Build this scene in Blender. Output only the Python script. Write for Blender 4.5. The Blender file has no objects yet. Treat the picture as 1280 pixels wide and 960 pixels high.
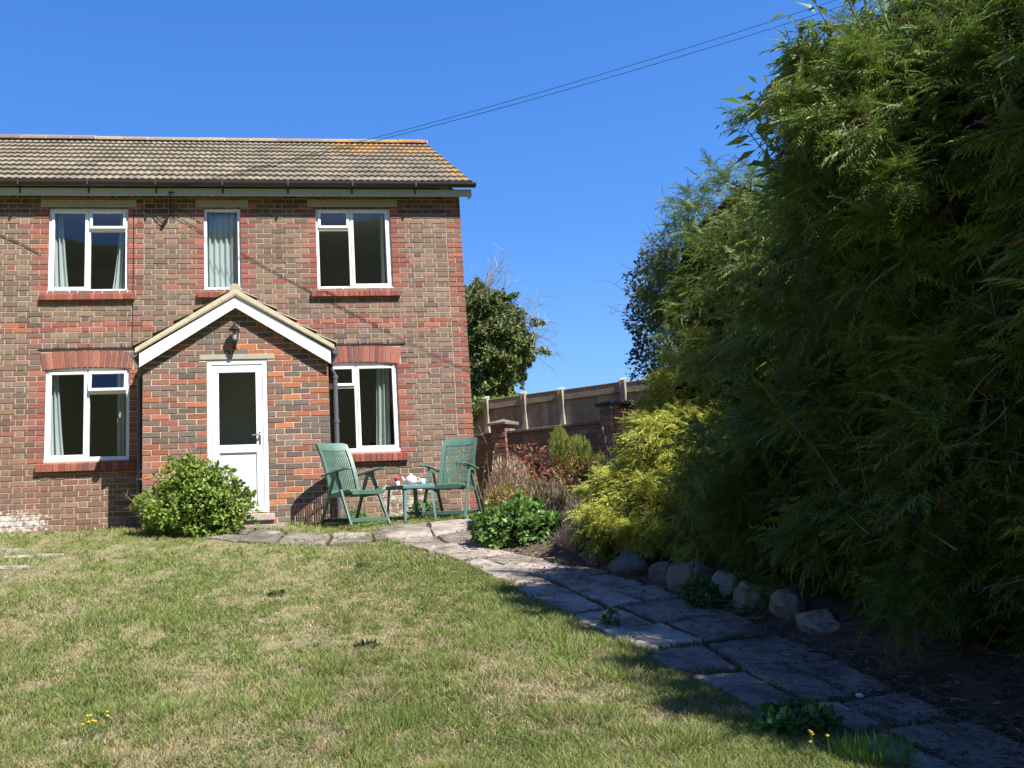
import bpy, math, random
import numpy as np
from mathutils import Vector, Matrix
random.seed(7); rng = np.random.default_rng(7)
scn = bpy.context.scene
COL = scn.collection
R = math.radians
# ------------------------------------------------------------------ helpers
def v3(*a): return np.array(a, float)
class MB:
    """collects faces with a colour per vertex and a material slot per face"""
    def __init__(s): s.v=[]; s.f=[]; s.c=[]; s.m=[]
    def face(s, pts, col=(1,1,1), mi=0):
        i=len(s.v); s.v+= [tuple(p) for p in pts]; s.c+= [col]*len(pts)
        s.f.append(tuple(range(i,i+len(pts)))); s.m.append(mi)
    def mesh(s, vs, fs, col=(1,1,1), mi=0):
        i=len(s.v); s.v+= [tuple(p) for p in vs]; s.c+= [col]*len(vs)
        for f in fs: s.f.append(tuple(i+k for k in f)); s.m.append(mi)
    def box(s, x0,x1,y0,y1,z0,z1,col=(1,1,1),mi=0):
        v=[(x0,y0,z0),(x1,y0,z0),(x1,y1,z0),(x0,y1,z0),(x0,y0,z1),(x1,y0,z1),(x1,y1,z1),(x0,y1,z1)]
        s.mesh(v,[(0,3,2,1),(4,5,6,7),(0,1,5,4),(1,2,6,5),(2,3,7,6),(3,0,4,7)],col,mi)
    def obox(s, c, ax, ay, az, col=(1,1,1), mi=0):
        """box by centre and three half-axis vectors"""
        c,ax,ay,az=map(np.array,(c,ax,ay,az)); v=[]
        for k in ((-1,-1,-1),(1,-1,-1),(1,1,-1),(-1,1,-1),(-1,-1,1),(1,-1,1),(1,1,1),(-1,1,1)):
            v.append(c+k[0]*ax+k[1]*ay+k[2]*az)
        s.mesh(v,[(0,3,2,1),(4,5,6,7),(0,1,5,4),(1,2,6,5),(2,3,7,6),(3,0,4,7)],col,mi)
    def beam(s, a, b, w, t, up=(0,0,1), col=(1,1,1), mi=0):
        a=np.array(a,float); b=np.array(b,float); d=b-a; L=np.linalg.norm(d); d/=L
        u=np.cross(d,np.array(up,float)); u/=np.linalg.norm(u)+1e-9; n=np.cross(u,d)
        s.obox((a+b)/2, u*w/2, d*L/2, n*t/2, col, mi)
    def prism(s, poly, y0, y1, col=(1,1,1), mi=0):
        """poly in x,z extruded along y"""
        n=len(poly); v=[(p[0],y0,p[1]) for p in poly]+[(p[0],y1,p[1]) for p in poly]
        f=[tuple(range(n)),tuple(range(2*n-1,n-1,-1))]+[(i,i+n,(i+1)%n+n,(i+1)%n) for i in range(n)]
        s.mesh(v,f,col,mi)
    def tube(s, pts, rad, k=6, col=(1,1,1), mi=0, cap=True):
        pts=[np.array(p,float) for p in pts]; n=len(pts)
        if not hasattr(rad,'__len__'): rad=[rad]*n
        i0=len(s.v)
        ref=np.array((0.13,0.31,0.94))
        for i,p in enumerate(pts):
            d=pts[min(i+1,n-1)]-pts[max(i-1,0)]; d/=np.linalg.norm(d)+1e-12
            if abs(d@ref)>.97: ref=np.array((1,.1,0))
            u=np.cross(d,ref); u/=np.linalg.norm(u); w=np.cross(d,u)
            for j in range(k):
                a=2*math.pi*j/k; q=p+rad[i]*(math.cos(a)*u+math.sin(a)*w)
                s.v.append(tuple(q)); s.c.append(col)
        for i in range(n-1):
            for j in range(k):
                s.f.append((i0+i*k+j,i0+(i+1)*k+j,i0+(i+1)*k+(j+1)%k,i0+i*k+(j+1)%k)); s.m.append(mi)
        if cap:
            s.f.append(tuple(i0+j for j in range(k))); s.m.append(mi)
            s.f.append(tuple(i0+(n-1)*k+j for j in range(k-1,-1,-1))); s.m.append(mi)
    def lathe(s, prof, c=(0,0,0), k=16, col=(1,1,1), mi=0):
        i0=len(s.v); n=len(prof)
        for r,z in prof:
            for j in range(k):
                a=2*math.pi*(j+.5)/k; s.v.append((c[0]+r*math.cos(a),c[1]+r*math.sin(a),c[2]+z)); s.c.append(col)
        for i in range(n-1):
            for j in range(k):
                s.f.append((i0+i*k+j,i0+i*k+(j+1)%k,i0+(i+1)*k+(j+1)%k,i0+(i+1)*k+j)); s.m.append(mi)
        s.f.append(tuple(i0+j for j in range(k-1,-1,-1))); s.m.append(mi)
        s.f.append(tuple(i0+(n-1)*k+j for j in range(k))); s.m.append(mi)
    def build(s, name, mat, parent=None, loc=None, rz=0, bevel=0, smooth=False, seg=2):
        me=bpy.data.meshes.new(name)
        me.from_pydata(s.v,[],s.f); me.update()
        mats=mat if isinstance(mat,(list,tuple)) else [mat]
        for m in mats: me.materials.append(m)
        if len(mats)>1: me.polygons.foreach_set('material_index',s.m)
        at=me.color_attributes.new('Col','FLOAT_COLOR','POINT')
        a=np.ones((len(s.v),4),np.float32); a[:,:3]=np.array(s.c,np.float32)[:, :3]
        at.data.foreach_set('color',a.ravel())
        if smooth: me.polygons.foreach_set('use_smooth',[True]*len(me.polygons))
        o=bpy.data.objects.new(name,me); COL.objects.link(o)
        if parent: o.parent=parent
        if loc is not None: o.location=loc
        o.rotation_euler.z=rz
        if bevel:
            b=o.modifiers.new('b','BEVEL'); b.width=bevel; b.segments=seg; b.limit_method='ANGLE'; b.angle_limit=R(40)
        return o
def npmesh(name, V, F, C, mat, parent=None, smooth=False):
    """V (n,3), F (m,k) same-size faces, C (n,3) colours"""
    me=bpy.data.meshes.new(name); V=np.ascontiguousarray(V,np.float32); F=np.ascontiguousarray(F,np.int32)
    m,k=F.shape
    me.vertices.add(len(V)); me.vertices.foreach_set('co',V.ravel())
    me.loops.add(m*k); me.loops.foreach_set('vertex_index',F.ravel())
    me.polygons.add(m); me.polygons.foreach_set('loop_start',np.arange(0,m*k,k,dtype=np.int32))
    me.polygons.foreach_set('loop_total',np.full(m,k,np.int32))
    if smooth: me.polygons.foreach_set('use_smooth',np.ones(m,bool))
    me.update(calc_edges=True)
    at=me.color_attributes.new('Col','FLOAT_COLOR','POINT')
    a=np.ones((len(V),4),np.float32); a[:,:3]=C; at.data.foreach_set('color',a.ravel())
    me.materials.append(mat)
    o=bpy.data.objects.new(name,me); COL.objects.link(o)
    if parent: o.parent=parent
    return o
def tag(o,label=None,cat=None,group=None,kind=None):
    if label: o['label']=label
    if cat: o['category']=cat
    if group: o['group']=group
    if kind: o['kind']=kind
    return o
def empty(name,loc,rz=0,label=None,cat=None,group=None):
    o=bpy.data.objects.new(name,None); COL.objects.link(o); o.location=loc; o.rotation_euler=(0,0,rz); o.empty_display_size=.1
    return tag(o,label,cat,group)
# value noise
def _h(ix,iy,iz,s):
    h=(ix.astype(np.int64)*374761393+iy.astype(np.int64)*668265263+iz.astype(np.int64)*2147483647+s*974634777)&0xffffffff
    h=((h^(h>>13))*1274126177)&0xffffffff; h=h^(h>>16)
    return (h&0xffff)/65535.0
def vn(x,y,z=None,s=0):
    x=np.asarray(x,float); y=np.asarray(y,float); z=np.zeros_like(x) if z is None else np.asarray(z,float)
    ix,iy,iz=np.floor(x),np.floor(y),np.floor(z); fx,fy,fz=x-ix,y-iy,z-iz
    fx,fy,fz=[t*t*(3-2*t) for t in (fx,fy,fz)]; r=0
    for a in (0,1):
        for b in (0,1):
            for c in (0,1):
                w=(fx if a else 1-fx)*(fy if b else 1-fy)*(fz if c else 1-fz)
                r=r+w*_h(ix+a,iy+b,iz+c,s)
    return r
def fbm(x,y,z=None,s=0,o=4):
    r=0;a=.5;t=0
    for i in range(o):
        r=r+a*vn(np.asarray(x)*2**i,np.asarray(y)*2**i,None if z is None else np.asarray(z)*2**i,s+i*17); t+=a; a*=.55
    return r/t
# ------------------------------------------------------------------ materials
def newmat(name):
    m=bpy.data.materials.new(name); m.use_nodes=True; nt=m.node_tree
    return m,nt,nt.nodes,nt.links,nt.nodes['Principled BSDF']
def mat(name, col=(.5,.5,.5), rough=.6, attr=False, nscale=20, namt=.15, bump=0, bscale=80, metal=0, spec=.5, trans=0, det=4):
    m,nt,N,L,B=newmat(name)
    B.inputs['Roughness'].default_value=rough; B.inputs['Metallic'].default_value=metal
    B.inputs['Specular IOR Level'].default_value=spec
    tc=N.new('ShaderNodeTexCoord')
    if attr:
        src=N.new('ShaderNodeAttribute'); src.attribute_name='Col'; cs=src.outputs['Color']
    else:
        src=N.new('ShaderNodeRGB'); src.outputs[0].default_value=(*col,1); cs=src.outputs[0]
    out=cs
    if namt:
        n=N.new('ShaderNodeTexNoise'); n.inputs['Scale'].default_value=nscale; n.inputs['Detail'].default_value=det; n.inputs['Roughness'].default_value=.65
        L.new(tc.outputs['Object'],n.inputs['Vector'])
        r=N.new('ShaderNodeMapRange'); r.inputs[1].default_value=.25; r.inputs[2].default_value=.75; r.inputs[3].default_value=1-namt; r.inputs[4].default_value=1+namt
        L.new(n.outputs[0],r.inputs[0])
        x=N.new('ShaderNodeVectorMath'); x.operation='SCALE'; L.new(cs,x.inputs[0]); L.new(r.outputs[0],x.inputs['Scale']); out=x.outputs[0]
    L.new(out,B.inputs['Base Color'])
    if bump:
        n2=N.new('ShaderNodeTexNoise'); n2.inputs['Scale'].default_value=bscale; n2.inputs['Detail'].default_value=5
        L.new(tc.outputs['Object'],n2.inputs['Vector'])
        b=N.new('ShaderNodeBump'); b.inputs['Strength'].default_value=bump; b.inputs['Distance'].default_value=.01
        L.new(n2.outputs[0],b.inputs['Height']); L.new(b.outputs[0],B.inputs['Normal'])
    if trans:
        t=N.new('ShaderNodeBsdfTranslucent'); L.new(out,t.inputs['Color'])
        mx=N.new('ShaderNodeMixShader'); mx.inputs[0].default_value=trans
        L.new(B.outputs[0],mx.inputs[1]); L.new(t.outputs[0],mx.inputs[2]); L.new(mx.outputs[0],N['Material Output'].inputs[0])
    return m
def blotch(m, col, scale, lo, hi, mask=None, seed=0, amt=1.0):
    """mix a stain colour into a material's base colour; mask = list of (axis, a, b, c, d) trapezoids in object space"""
    nt=m.node_tree; N=nt.nodes; L=nt.links; B=N['Principled BSDF']
    src=B.inputs['Base Color'].links[0].from_socket
    tc=N.new('ShaderNodeTexCoord'); mp=N.new('ShaderNodeMapping'); mp.inputs['Location'].default_value=(seed*3.1,seed*1.7,seed*.9)
    L.new(tc.outputs['Object'],mp.inputs['Vector'])
    n=N.new('ShaderNodeTexNoise'); n.inputs['Scale'].default_value=scale; n.inputs['Detail'].default_value=8; n.inputs['Roughness'].default_value=.7
    L.new(mp.outputs[0],n.inputs['Vector']); fac=n.outputs[0]
    if mask:
        sp=N.new('ShaderNodeSeparateXYZ'); L.new(tc.outputs['Object'],sp.inputs[0])
        for ax,a,b,c,d in mask:
            for p,q in ((a,b),(d,c)):
                r=N.new('ShaderNodeMapRange'); r.inputs[1].default_value=p; r.inputs[2].default_value=q
                r.inputs[3].default_value=-.5; r.inputs[4].default_value=0
                L.new(sp.outputs[ax],r.inputs[0])
                ad=N.new('ShaderNodeMath'); ad.operation='ADD'; L.new(fac,ad.inputs[0]); L.new(r.outputs[0],ad.inputs[1]); fac=ad.outputs[0]
    r=N.new('ShaderNodeMapRange'); r.inputs[1].default_value=lo; r.inputs[2].default_value=hi; r.inputs[4].default_value=amt; L.new(fac,r.inputs[0])
    mx=N.new('ShaderNodeMix'); mx.data_type='RGBA'; L.new(r.outputs[0],mx.inputs[0]); L.new(src,mx.inputs[6]); mx.inputs[7].default_value=(*col,1)
    L.new(mx.outputs[2],B.inputs['Base Color'])
    return m
BR=mat('brick',attr=True,rough=.9,nscale=45,namt=.28,bump=.6,bscale=120,spec=.2)
blotch(BR,(.60,.56,.51),22,.40,.56,mask=[('X',-9,-8.9,-2.95,-2.2),('Z',-.4,-.3,.26,.60)],seed=1)
blotch(BR,(.5,.45,.41),16,.50,.56,mask=[('X',1.3,1.7,2.3,2.9),('Z',-.4,-.3,.45,1.0)],seed=2)
blotch(BR,(.42,.38,.32),2.2,.56,.78,seed=5,amt=.35)
blotch(BR,(.08,.07,.06),1.3,.56,.8,seed=8,amt=.4)
PB=mat('porch brick',attr=True,rough=.9,nscale=45,namt=.25,bump=.5,bscale=120,spec=.2)
PLA=mat('plaster',(.5,.48,.44),.9)
TILE=mat('roof tile',attr=True,rough=.95,nscale=30,namt=.25,bump=.6,bscale=90,spec=.2)
blotch(TILE,(.50,.26,.05),3.2,.46,.60,mask=[('X',.3,1.5,3.0,3.6),('Z',5.2,6.3,6.9,7.2)],seed=3,amt=.8)
blotch(TILE,(.50,.27,.05),6,.46,.56,mask=[('X',2.6,3.05,3.3,3.5),('Z',4.6,4.9,6.6,7.0)],seed=4,amt=.8)
blotch(TILE,(.13,.115,.09),1.1,.52,.8,seed=6,amt=.4)
blotch(TILE,(.34,.31,.25),26,.60,.68,seed=16,amt=.5)
UPVC=mat('white plastic',(.80,.81,.83),.35,namt=.03,nscale=3)
LINT=mat('painted timber',(.36,.33,.25),.8,namt=.15,nscale=15)
FASC=mat('fascia paint',(.42,.42,.36),.6,namt=.12,nscale=6)
GUT=mat('gutter metal',(.035,.032,.032),.45,namt=.2)
PIPE=mat('downpipe plastic',(.10,.11,.13),.35,namt=.12,nscale=5)
BLACK=mat('black metal',(.015,.015,.016),.35,namt=.1)
CAB=mat('cable',(.012,.012,.012),.6,namt=0)
STONE=mat('concrete',(.36,.33,.29),.9,nscale=25,namt=.3,bump=.4)
CHROME=mat('metal handle',(.7,.7,.7),.25,metal=1,namt=0)
RES=mat('green resin',(.068,.145,.105),.42,nscale=8,namt=.14,bump=.08,bscale=200)
blotch(RES,(.16,.27,.22),5,.5,.75,seed=2,amt=.5)
RES2=mat('blue green resin',(.10,.19,.20),.45,nscale=8,namt=.14)
CER=mat('white ceramic',(.8,.78,.72),.15,namt=.02)
RED=mat('red card',(.5,.02,.03),.4,namt=.1); BLU=mat('pale blue ceramic',(.55,.68,.82),.2,namt=.04)
WOOD=mat('weathered fence timber',attr=True,rough=.9,nscale=9,namt=.25,bump=.3,bscale=60,spec=.2)
BARK=mat('bark',attr=True,rough=.9,nscale=20,namt=.3,bump=.5,bscale=60,spec=.2)
LEAF=mat('leaf',attr=True,rough=.45,nscale=3,namt=.12,trans=.28,spec=.45)
NEEDLE=mat('conifer foliage',attr=True,rough=.5,nscale=2,namt=.25,trans=.3,spec=.4)
GRASS=mat('grass blades',attr=True,rough=.6,nscale=1,namt=0,trans=.35,spec=.25)
DRY=mat('dry stems',attr=True,rough=.9,nscale=3,namt=.1,trans=.15,spec=.1)
CORE=mat('dark dead-twig core',(.022,.020,.010),1,nscale=14,namt=.5,spec=.0,bump=1,bscale=12)  # solid crown filling in dead-twig brown; its darkness also stands for inner shade
SLAB=mat('path slab',attr=True,rough=.92,nscale=18,namt=.28,bump=.6,bscale=50,spec=.15)
blotch(SLAB,(.46,.45,.42),14,.60,.66,seed=4,amt=.8)
blotch(SLAB,(.085,.07,.052),3.2,.44,.62,seed=9,amt=.8)
blotch(SLAB,(.50,.48,.44),45,.62,.66,seed=14,amt=.6)
blotch(SLAB,(.07,.08,.035),9,.57,.68,seed=19,amt=.6)
SOIL=mat('soil',attr=True,rough=1,nscale=22,namt=.45,bump=1,bscale=40,spec=.1)
LAWN=mat('lawn',attr=True,rough=1,nscale=40,namt=.4,bump=1,bscale=45,spec=.1,det=8)
ROCK=mat('rock',attr=True,rough=.9,nscale=7,namt=.35,bump=.8,bscale=16,spec=.2)
blotch(ROCK,(.30,.30,.26),9,.55,.65,seed=3,amt=.6)
# glass: clear pane with a Fresnel reflection
m,nt,N,L,B=newmat('window glass'); N.remove(B)
tr=N.new('ShaderNodeBsdfTransparent'); tr.inputs[0].default_value=(.90,.93,.92,1); gl=N.new('ShaderNodeBsdfGlossy'); gl.inputs['Roughness'].default_value=.0
lw=N.new('ShaderNodeLayerWeight'); lw.inputs[0].default_value=.5; pw=N.new('ShaderNodeMath'); pw.operation='POWER'; pw.inputs[1].default_value=4; L.new(lw.outputs['Facing'],pw.inputs[0])
fr=N.new('ShaderNodeMath'); fr.operation='MULTIPLY_ADD'; fr.inputs[1].default_value=.6; fr.inputs[2].default_value=.055; L.new(pw.outputs[0],fr.inputs[0]); mx=N.new('ShaderNodeMixShader')
L.new(fr.outputs[0],mx.inputs[0]); L.new(tr.outputs[0],mx.inputs[1]); L.new(gl.outputs[0],mx.inputs[2]); L.new(mx.outputs[0],N['Material Output'].inputs[0]); GLASS=m
# curtain
CURT=mat('pale blue curtain',(.70,.74,.75),.9,namt=.04,trans=.25)
CURT2=mat('leaf print curtain',(.60,.63,.58),.9,namt=.04,trans=.2); blotch(CURT2,(.12,.16,.12),13,.60,.63,seed=2,amt=.8)
# ------------------------------------------------------------------ camera
W0,H0=1280,960; F=1100.66; PITCH=.171245; ROLL=.039869; YAW=.122982
cd=bpy.data.cameras.new('camera'); cam=bpy.data.objects.new('camera',cd); COL.objects.link(cam); scn.camera=cam
cp,sp=math.cos(PITCH),math.sin(PITCH); cr,sr=math.cos(ROLL),math.sin(ROLL)
right=Vector((1,0,0)); fwd=Vector((0,cp,sp)); up=Vector((0,-sp,cp))
r2=cr*right-sr*up; u2=sr*right+cr*up
cam.matrix_world=Matrix(((r2.x,u2.x,-fwd.x,0),(r2.y,u2.y,-fwd.y,0),(r2.z,u2.z,-fwd.z,1.3),(0,0,0,1)))
cd.sensor_width=36; cd.lens=36*F/W0; cd.shift_x=184.92/W0; cd.shift_y=-34.16/W0; cd.clip_end=3000; cd.clip_start=.05
# ------------------------------------------------------------------ light
EL=R(52); AZW=np.array((-.63,.777)); AZW/=np.linalg.norm(AZW)   # horizontal travel of the light
ld=Vector((AZW[0]*math.cos(EL),AZW[1]*math.cos(EL),-math.sin(EL)))
sd=bpy.data.lights.new('sun','SUN'); sd.energy=4.8; sd.angle=R(.53); sd.color=(1,.955,.89)
so=bpy.data.objects.new('sun',sd); COL.objects.link(so); so.rotation_euler=ld.to_track_quat('-Z','Y').to_euler(); so.location=(5,-8,12)
w=bpy.data.worlds.new('World'); scn.world=w; w.use_nodes=True; N=w.node_tree.nodes; L=w.node_tree.links
sk=N.new('ShaderNodeTexSky'); sk.sky_type='NISHITA'; sk.sun_disc=False; sk.sun_elevation=EL
sk.sun_rotation=math.atan2(-AZW[0],-AZW[1]); sk.air_density=1.0; sk.dust_density=.0; sk.ozone_density=6.0; sk.altitude=0
mxs=N.new('ShaderNodeMix'); mxs.data_type='RGBA'; mxs.inputs[0].default_value=.80
tcs=N.new('ShaderNodeTexCoord'); sxs=N.new('ShaderNodeSeparateXYZ'); L.new(tcs.outputs['Generated'],sxs.inputs[0])
rms=N.new('ShaderNodeValToRGB'); L.new(sxs.outputs[2],rms.inputs[0]); e_=rms.color_ramp.elements
e_[0].position=0; e_[0].color=(.19,.49,1,1); e_[1].position=.75; e_[1].color=(.010,.125,.62,1); q_=e_.new(.30); q_.color=(.055,.285,.90,1)
vms=N.new('ShaderNodeVectorMath'); vms.operation='SCALE'; vms.inputs['Scale'].default_value=3.2; L.new(rms.outputs[0],vms.inputs[0]); L.new(vms.outputs[0],mxs.inputs[7])
L.new(sk.outputs[0],mxs.inputs[6]); L.new(mxs.outputs[2],N['Background'].inputs[0]); N['Background'].inputs[1].default_value=.15
scn.view_settings.view_transform='Standard'; scn.view_settings.look='None'; scn.view_settings.exposure=1.04; scn.view_settings.gamma=1
scn.render.engine='CYCLES'
# ------------------------------------------------------------------ ground
GY=np.array([-400,-60,-20,-5,0,8.5,9.6,10.2,10.7,11.3,13,40,600.]); GZ=np.array([-2,-1.2,-.9,-.45,0,.80,.935,1.05,1.125,1.17,1.17,1.2,1.5])
def gz(x,y):
    y=np.asarray(y,float); r=0
    for d in (-.25,0,.25): r=r+np.interp(y+d,GY,GZ)
    return r/3
def gzf(x,y): return float(gz(x,y))
PATH_R=[(1.35,11.0),(1.22,10.3),(1.12,9.6),(1.14,9.1),(1.52,8.6),(1.81,7.88),(2.08,7.2),(2.2,6.53),(2.28,5.96),(2.34,5.29),(2.38,4.75),(2.40,4.2),(2.42,3.7),(2.45,3.1),(2.55,2.3),(2.7,1.2)]
PATH_L=[(.05,10.45),(.15,9.75),(.46,9.26),(.79,8.55),(1.0,7.5),(1.13,6.66),(1.23,6.16),(1.37,5.53),(1.49,4.95),(1.56,4.47),(1.63,4.04),(1.75,3.68),(1.83,3.41),(1.90,3.0),(2.0,2.3),(2.0,1.2)]
BR_U=[(-1.75,10.95),(-1.35,10.75),(-.72,10.25),(-.2,10.13),(.15,10.2)]
BR_L=[(-1.9,10.25),(-1.45,9.95),(-.9,9.72),(-.3,9.55),(.15,9.75)]
def inpoly(x,y,poly):
    x=np.asarray(x);y=np.asarray(y); c=np.zeros(x.shape,bool); n=len(poly)
    for i in range(n):
        x1,y1=poly[i]; x2,y2=poly[(i+1)%n]
        k=((y1>y)!=(y2>y)); 
        with np.errstate(divide='ignore',invalid='ignore'):
            xi=(x2-x1)*(y-y1)/(y2-y1+1e-12)+x1
        c^= k&(x<xi)
    return c
PATHP=PATH_L+PATH_R[::-1]; BRP=BR_U+BR_L[::-1]
BED_L=[(1.45,12.6),(1.40,11.6),(1.36,11.0)]+PATH_R[1:]
BEDP=BED_L+[(2.8,-1),(8,-1),(8,14),(1.5,14)]
yaw=YAW; T=np.array([math.cos(yaw),math.sin(yaw)]); NN=np.array([-math.sin(yaw),math.cos(yaw)]); P0=np.array([-1.50965,12.2134])
def h2w(x,y,z=0): q=P0+x*T+y*NN; return (q[0],q[1],z)
def w2h(x,y): return (x-P0[0])*T[0]+(y-P0[1])*T[1],(x-P0[0])*NN[0]+(y-P0[1])*NN[1]
def dryness(x,y):
    a=fbm(x*1.3+3,y*.9,s=1,o=4); b=fbm(x*5,y*3.2,s=9,o=3)
    edge=np.clip((np.asarray(x)+.3)/2.0,0,1)
    near=np.clip((np.asarray(y)-8.3)/2,0,1)
    return np.clip(((a-.5)*1.35+(b-.5)*1.9+(vn(np.asarray(x)*17,np.asarray(y)*12,s=12)-.5)*1.2+.42-.36*edge-.15*near),0,1)
GREEN=np.array([.200,.245,.068]); STRAW=np.array([.37,.315,.175])
def lawncol(x,y):
    d=dryness(x,y)[...,None]; return GREEN*(1-d)+STRAW*d
def ground():
    xs=np.concatenate([-np.geomspace(700,6.2,22),np.arange(-6,3.3,.05),np.geomspace(3.5,700,22)])
    ys=np.concatenate([-np.geomspace(400,2,16),np.arange(-1.5,2.5,.5),np.arange(2.6,13,.05),np.geomspace(13.5,900,22)])
    X,Y=np.meshgrid(xs,ys); Z=gz(X,Y)+ (fbm(X*2,Y*2,s=4)-.5)*.03*((X>-6)&(X<3)&(Y>2)&(Y<13)) -.01
    C=lawncol(X,Y)*.62
    bare=inpoly(X,Y,PATHP)|inpoly(X,Y,BRP)|inpoly(X,Y,BEDP)
    C[bare]=(.07,.05,.035); Z=Z-np.where(bare,.012,0)
    ny,nx=X.shape; idx=np.arange(nx*ny).reshape(ny,nx)
    Fq=np.stack([idx[:-1,:-1],idx[:-1,1:],idx[1:,1:],idx[1:,:-1]],-1).reshape(-1,4)
    o=npmesh('lawn_ground',np.stack([X,Y,Z],-1).reshape(-1,3),Fq,C.reshape(-1,3),LAWN,smooth=True)
    tag(o,kind='structure')
ground()
def bed():
    xs=np.arange(1.0,8,.06); ys=np.arange(-1,14,.06); X,Y=np.meshgrid(xs,ys)
    e=np.interp(Y,[p[1] for p in BED_L][::-1],[p[0] for p in BED_L][::-1])
    t=X-e; Z=gz(X,Y)-.03+np.clip(t,0,.5)*.30+(fbm(X*4,Y*4,s=3)-.5)*.09*np.clip(t*3,0,1)
    Z=np.maximum(Z,gz(X,Y)-.03)
    nz=fbm(X*6,Y*6,s=5)[...,None]; C=np.array([.11,.08,.055])*(.6+.8*nz)
    keep=(t>-.05)
    idx=np.arange(X.size).reshape(X.shape)
    k=keep[:-1,:-1]&keep[1:,1:]&keep[:-1,1:]&keep[1:,:-1]
    Fq=np.stack([idx[:-1,:-1],idx[:-1,1:],idx[1:,1:],idx[1:,:-1]],-1)[k]
    tag(npmesh('flower_bed',np.stack([X,Y,Z],-1).reshape(-1,3),Fq,C.reshape(-1,3),SOIL,smooth=True),kind='structure')
bed()
def bedz(x,y):
    e=float(np.interp(y,[p[1] for p in BED_L][::-1],[p[0] for p in BED_L][::-1])); t=x-e
    return gzf(x,y)-.03+min(max(t,0),.5)*.30
JOINTS=[]
def path():
    b=MB()
    def along(poly,s):
        P=np.array(poly); d=np.r_[0,np.cumsum(np.linalg.norm(np.diff(P,axis=0),axis=1))]; d/=d[-1]
        return np.array([np.interp(s,d,P[:,0]),np.interp(s,d,P[:,1])])
    def strip(Lp,Rp,length,cols,sink=.010):
        s=0.
        while s<1:
            ds=random.uniform(.42,.68)/length; e=min(s+ds,1)
            n=random.choice(cols); cuts=[0]+sorted(random.uniform(.38,.62) if n==2 else (i/3+random.uniform(-.04,.04)) for i in range(1,n))+[1]
            sk=[random.uniform(-.02,.02) for _ in range(2)]
            for a,c in zip(cuts[:-1],cuts[1:]):
                q=[]
                for (u,ss) in ((a,s),(c,s),(c,e),(a,e)):
                    l=along(Lp,ss); r=along(Rp,ss); q.append(l+(r-l)*u)
                cen=sum(q)/4; q=[cen+(p-cen)*(1-.022/max(.1,np.linalg.norm(p-cen)))+np.array([random.uniform(-.028,.028) for _ in range(2)]) for p in q]
                g=random.uniform(.65,1.25)*(.78 if sink<.008 else 1); col=(.32*g,.275*g,.23*g); dz=random.uniform(-.012,.006)-sink
                # subdivide the edge for a broken outline
                ring=[]
                for i in range(4):
                    p,r=q[i],q[(i+1)%4]
                    for k in range(6):
                        x=p+(r-p)*k/6; ring.append(x+np.array([random.uniform(-.012,.012) for _ in range(2)])*(k>0)); JOINTS.append(x)
                n=len(ring); tx,ty=random.uniform(-.02,.02),random.uniform(-.02,.02)
                zf=lambda p: gzf(p[0],p[1])+.012+dz+tx*(p[0]-cen[0])+ty*(p[1]-cen[1])
                top=[(*(cen+(p-cen)*.97),zf(p)) for p in ring]; mid=[(*p,zf(p)-.008) for p in ring]; bot=[(*p,zf(p)-.06) for p in ring]
                vs=top+mid+bot+[(*cen,zf(cen)-.002)]
                f=[(i,(i+1)%n,3*n) for i in range(n)]
                for o in (0,n): f+=[(o+n+i,o+n+(i+1)%n,o+(i+1)%n,o+i) for i in range(n)]
                b.mesh(vs,f,col)
            s=e
    strip(PATH_L,PATH_R,11.5,[2,2,2,3]); strip([(p[0],p[1]) for p in BR_L],[(p[0],p[1]) for p in BR_U],2.3,[1,2],.006)
    # landing slab before the door
    x0,x1,y0,y1=-.62,.30,-1.42,-.93
    q=[h2w(x0,y0)[:2],h2w(x1,y0)[:2],h2w(x1+.02,y1)[:2],h2w(x0,y1)[:2]]
    z=gzf(*q[0])+.04; b.mesh([(*p,z) for p in q]+[(*p,z-.15) for p in q],[(0,1,2,3),(4,5,1,0),(5,6,2,1),(6,7,3,2),(7,4,0,3)],(.30,.27,.24))
    tag(b.build('path',SLAB,bevel=.004),kind='structure')
path()
def hills():
    th=np.linspace(R(160),R(380),120); rr=np.array([32,60,100,160,240,320,400])
    TH,RR=np.meshgrid(th,rr); X=RR*np.cos(TH); Y=RR*np.sin(TH)
    H=np.array([-3,5,20,45,84,112,100.])[:,None]*(.75+.5*fbm(TH*2.2+4,RR*0,s=2))*(1+.30*np.clip(-np.cos(TH)*2.5-.1,0,1)) + (fbm(X*.02,Y*.02,s=6)-.5)*10*(RR>80)
    idx=np.arange(X.size).reshape(X.shape); Fq=np.stack([idx[:-1,:-1],idx[:-1,1:],idx[1:,1:],idx[1:,:-1]],-1).reshape(-1,4)
    C=np.array([.055,.065,.028])*(.5+1.0*fbm(X*.05,Y*.05,s=8)[...,None])
    tag(npmesh('hills',np.stack([X,Y,H],-1).reshape(-1,3),Fq,C.reshape(-1,3),SOIL,smooth=True),kind='structure')
hills()
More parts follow.
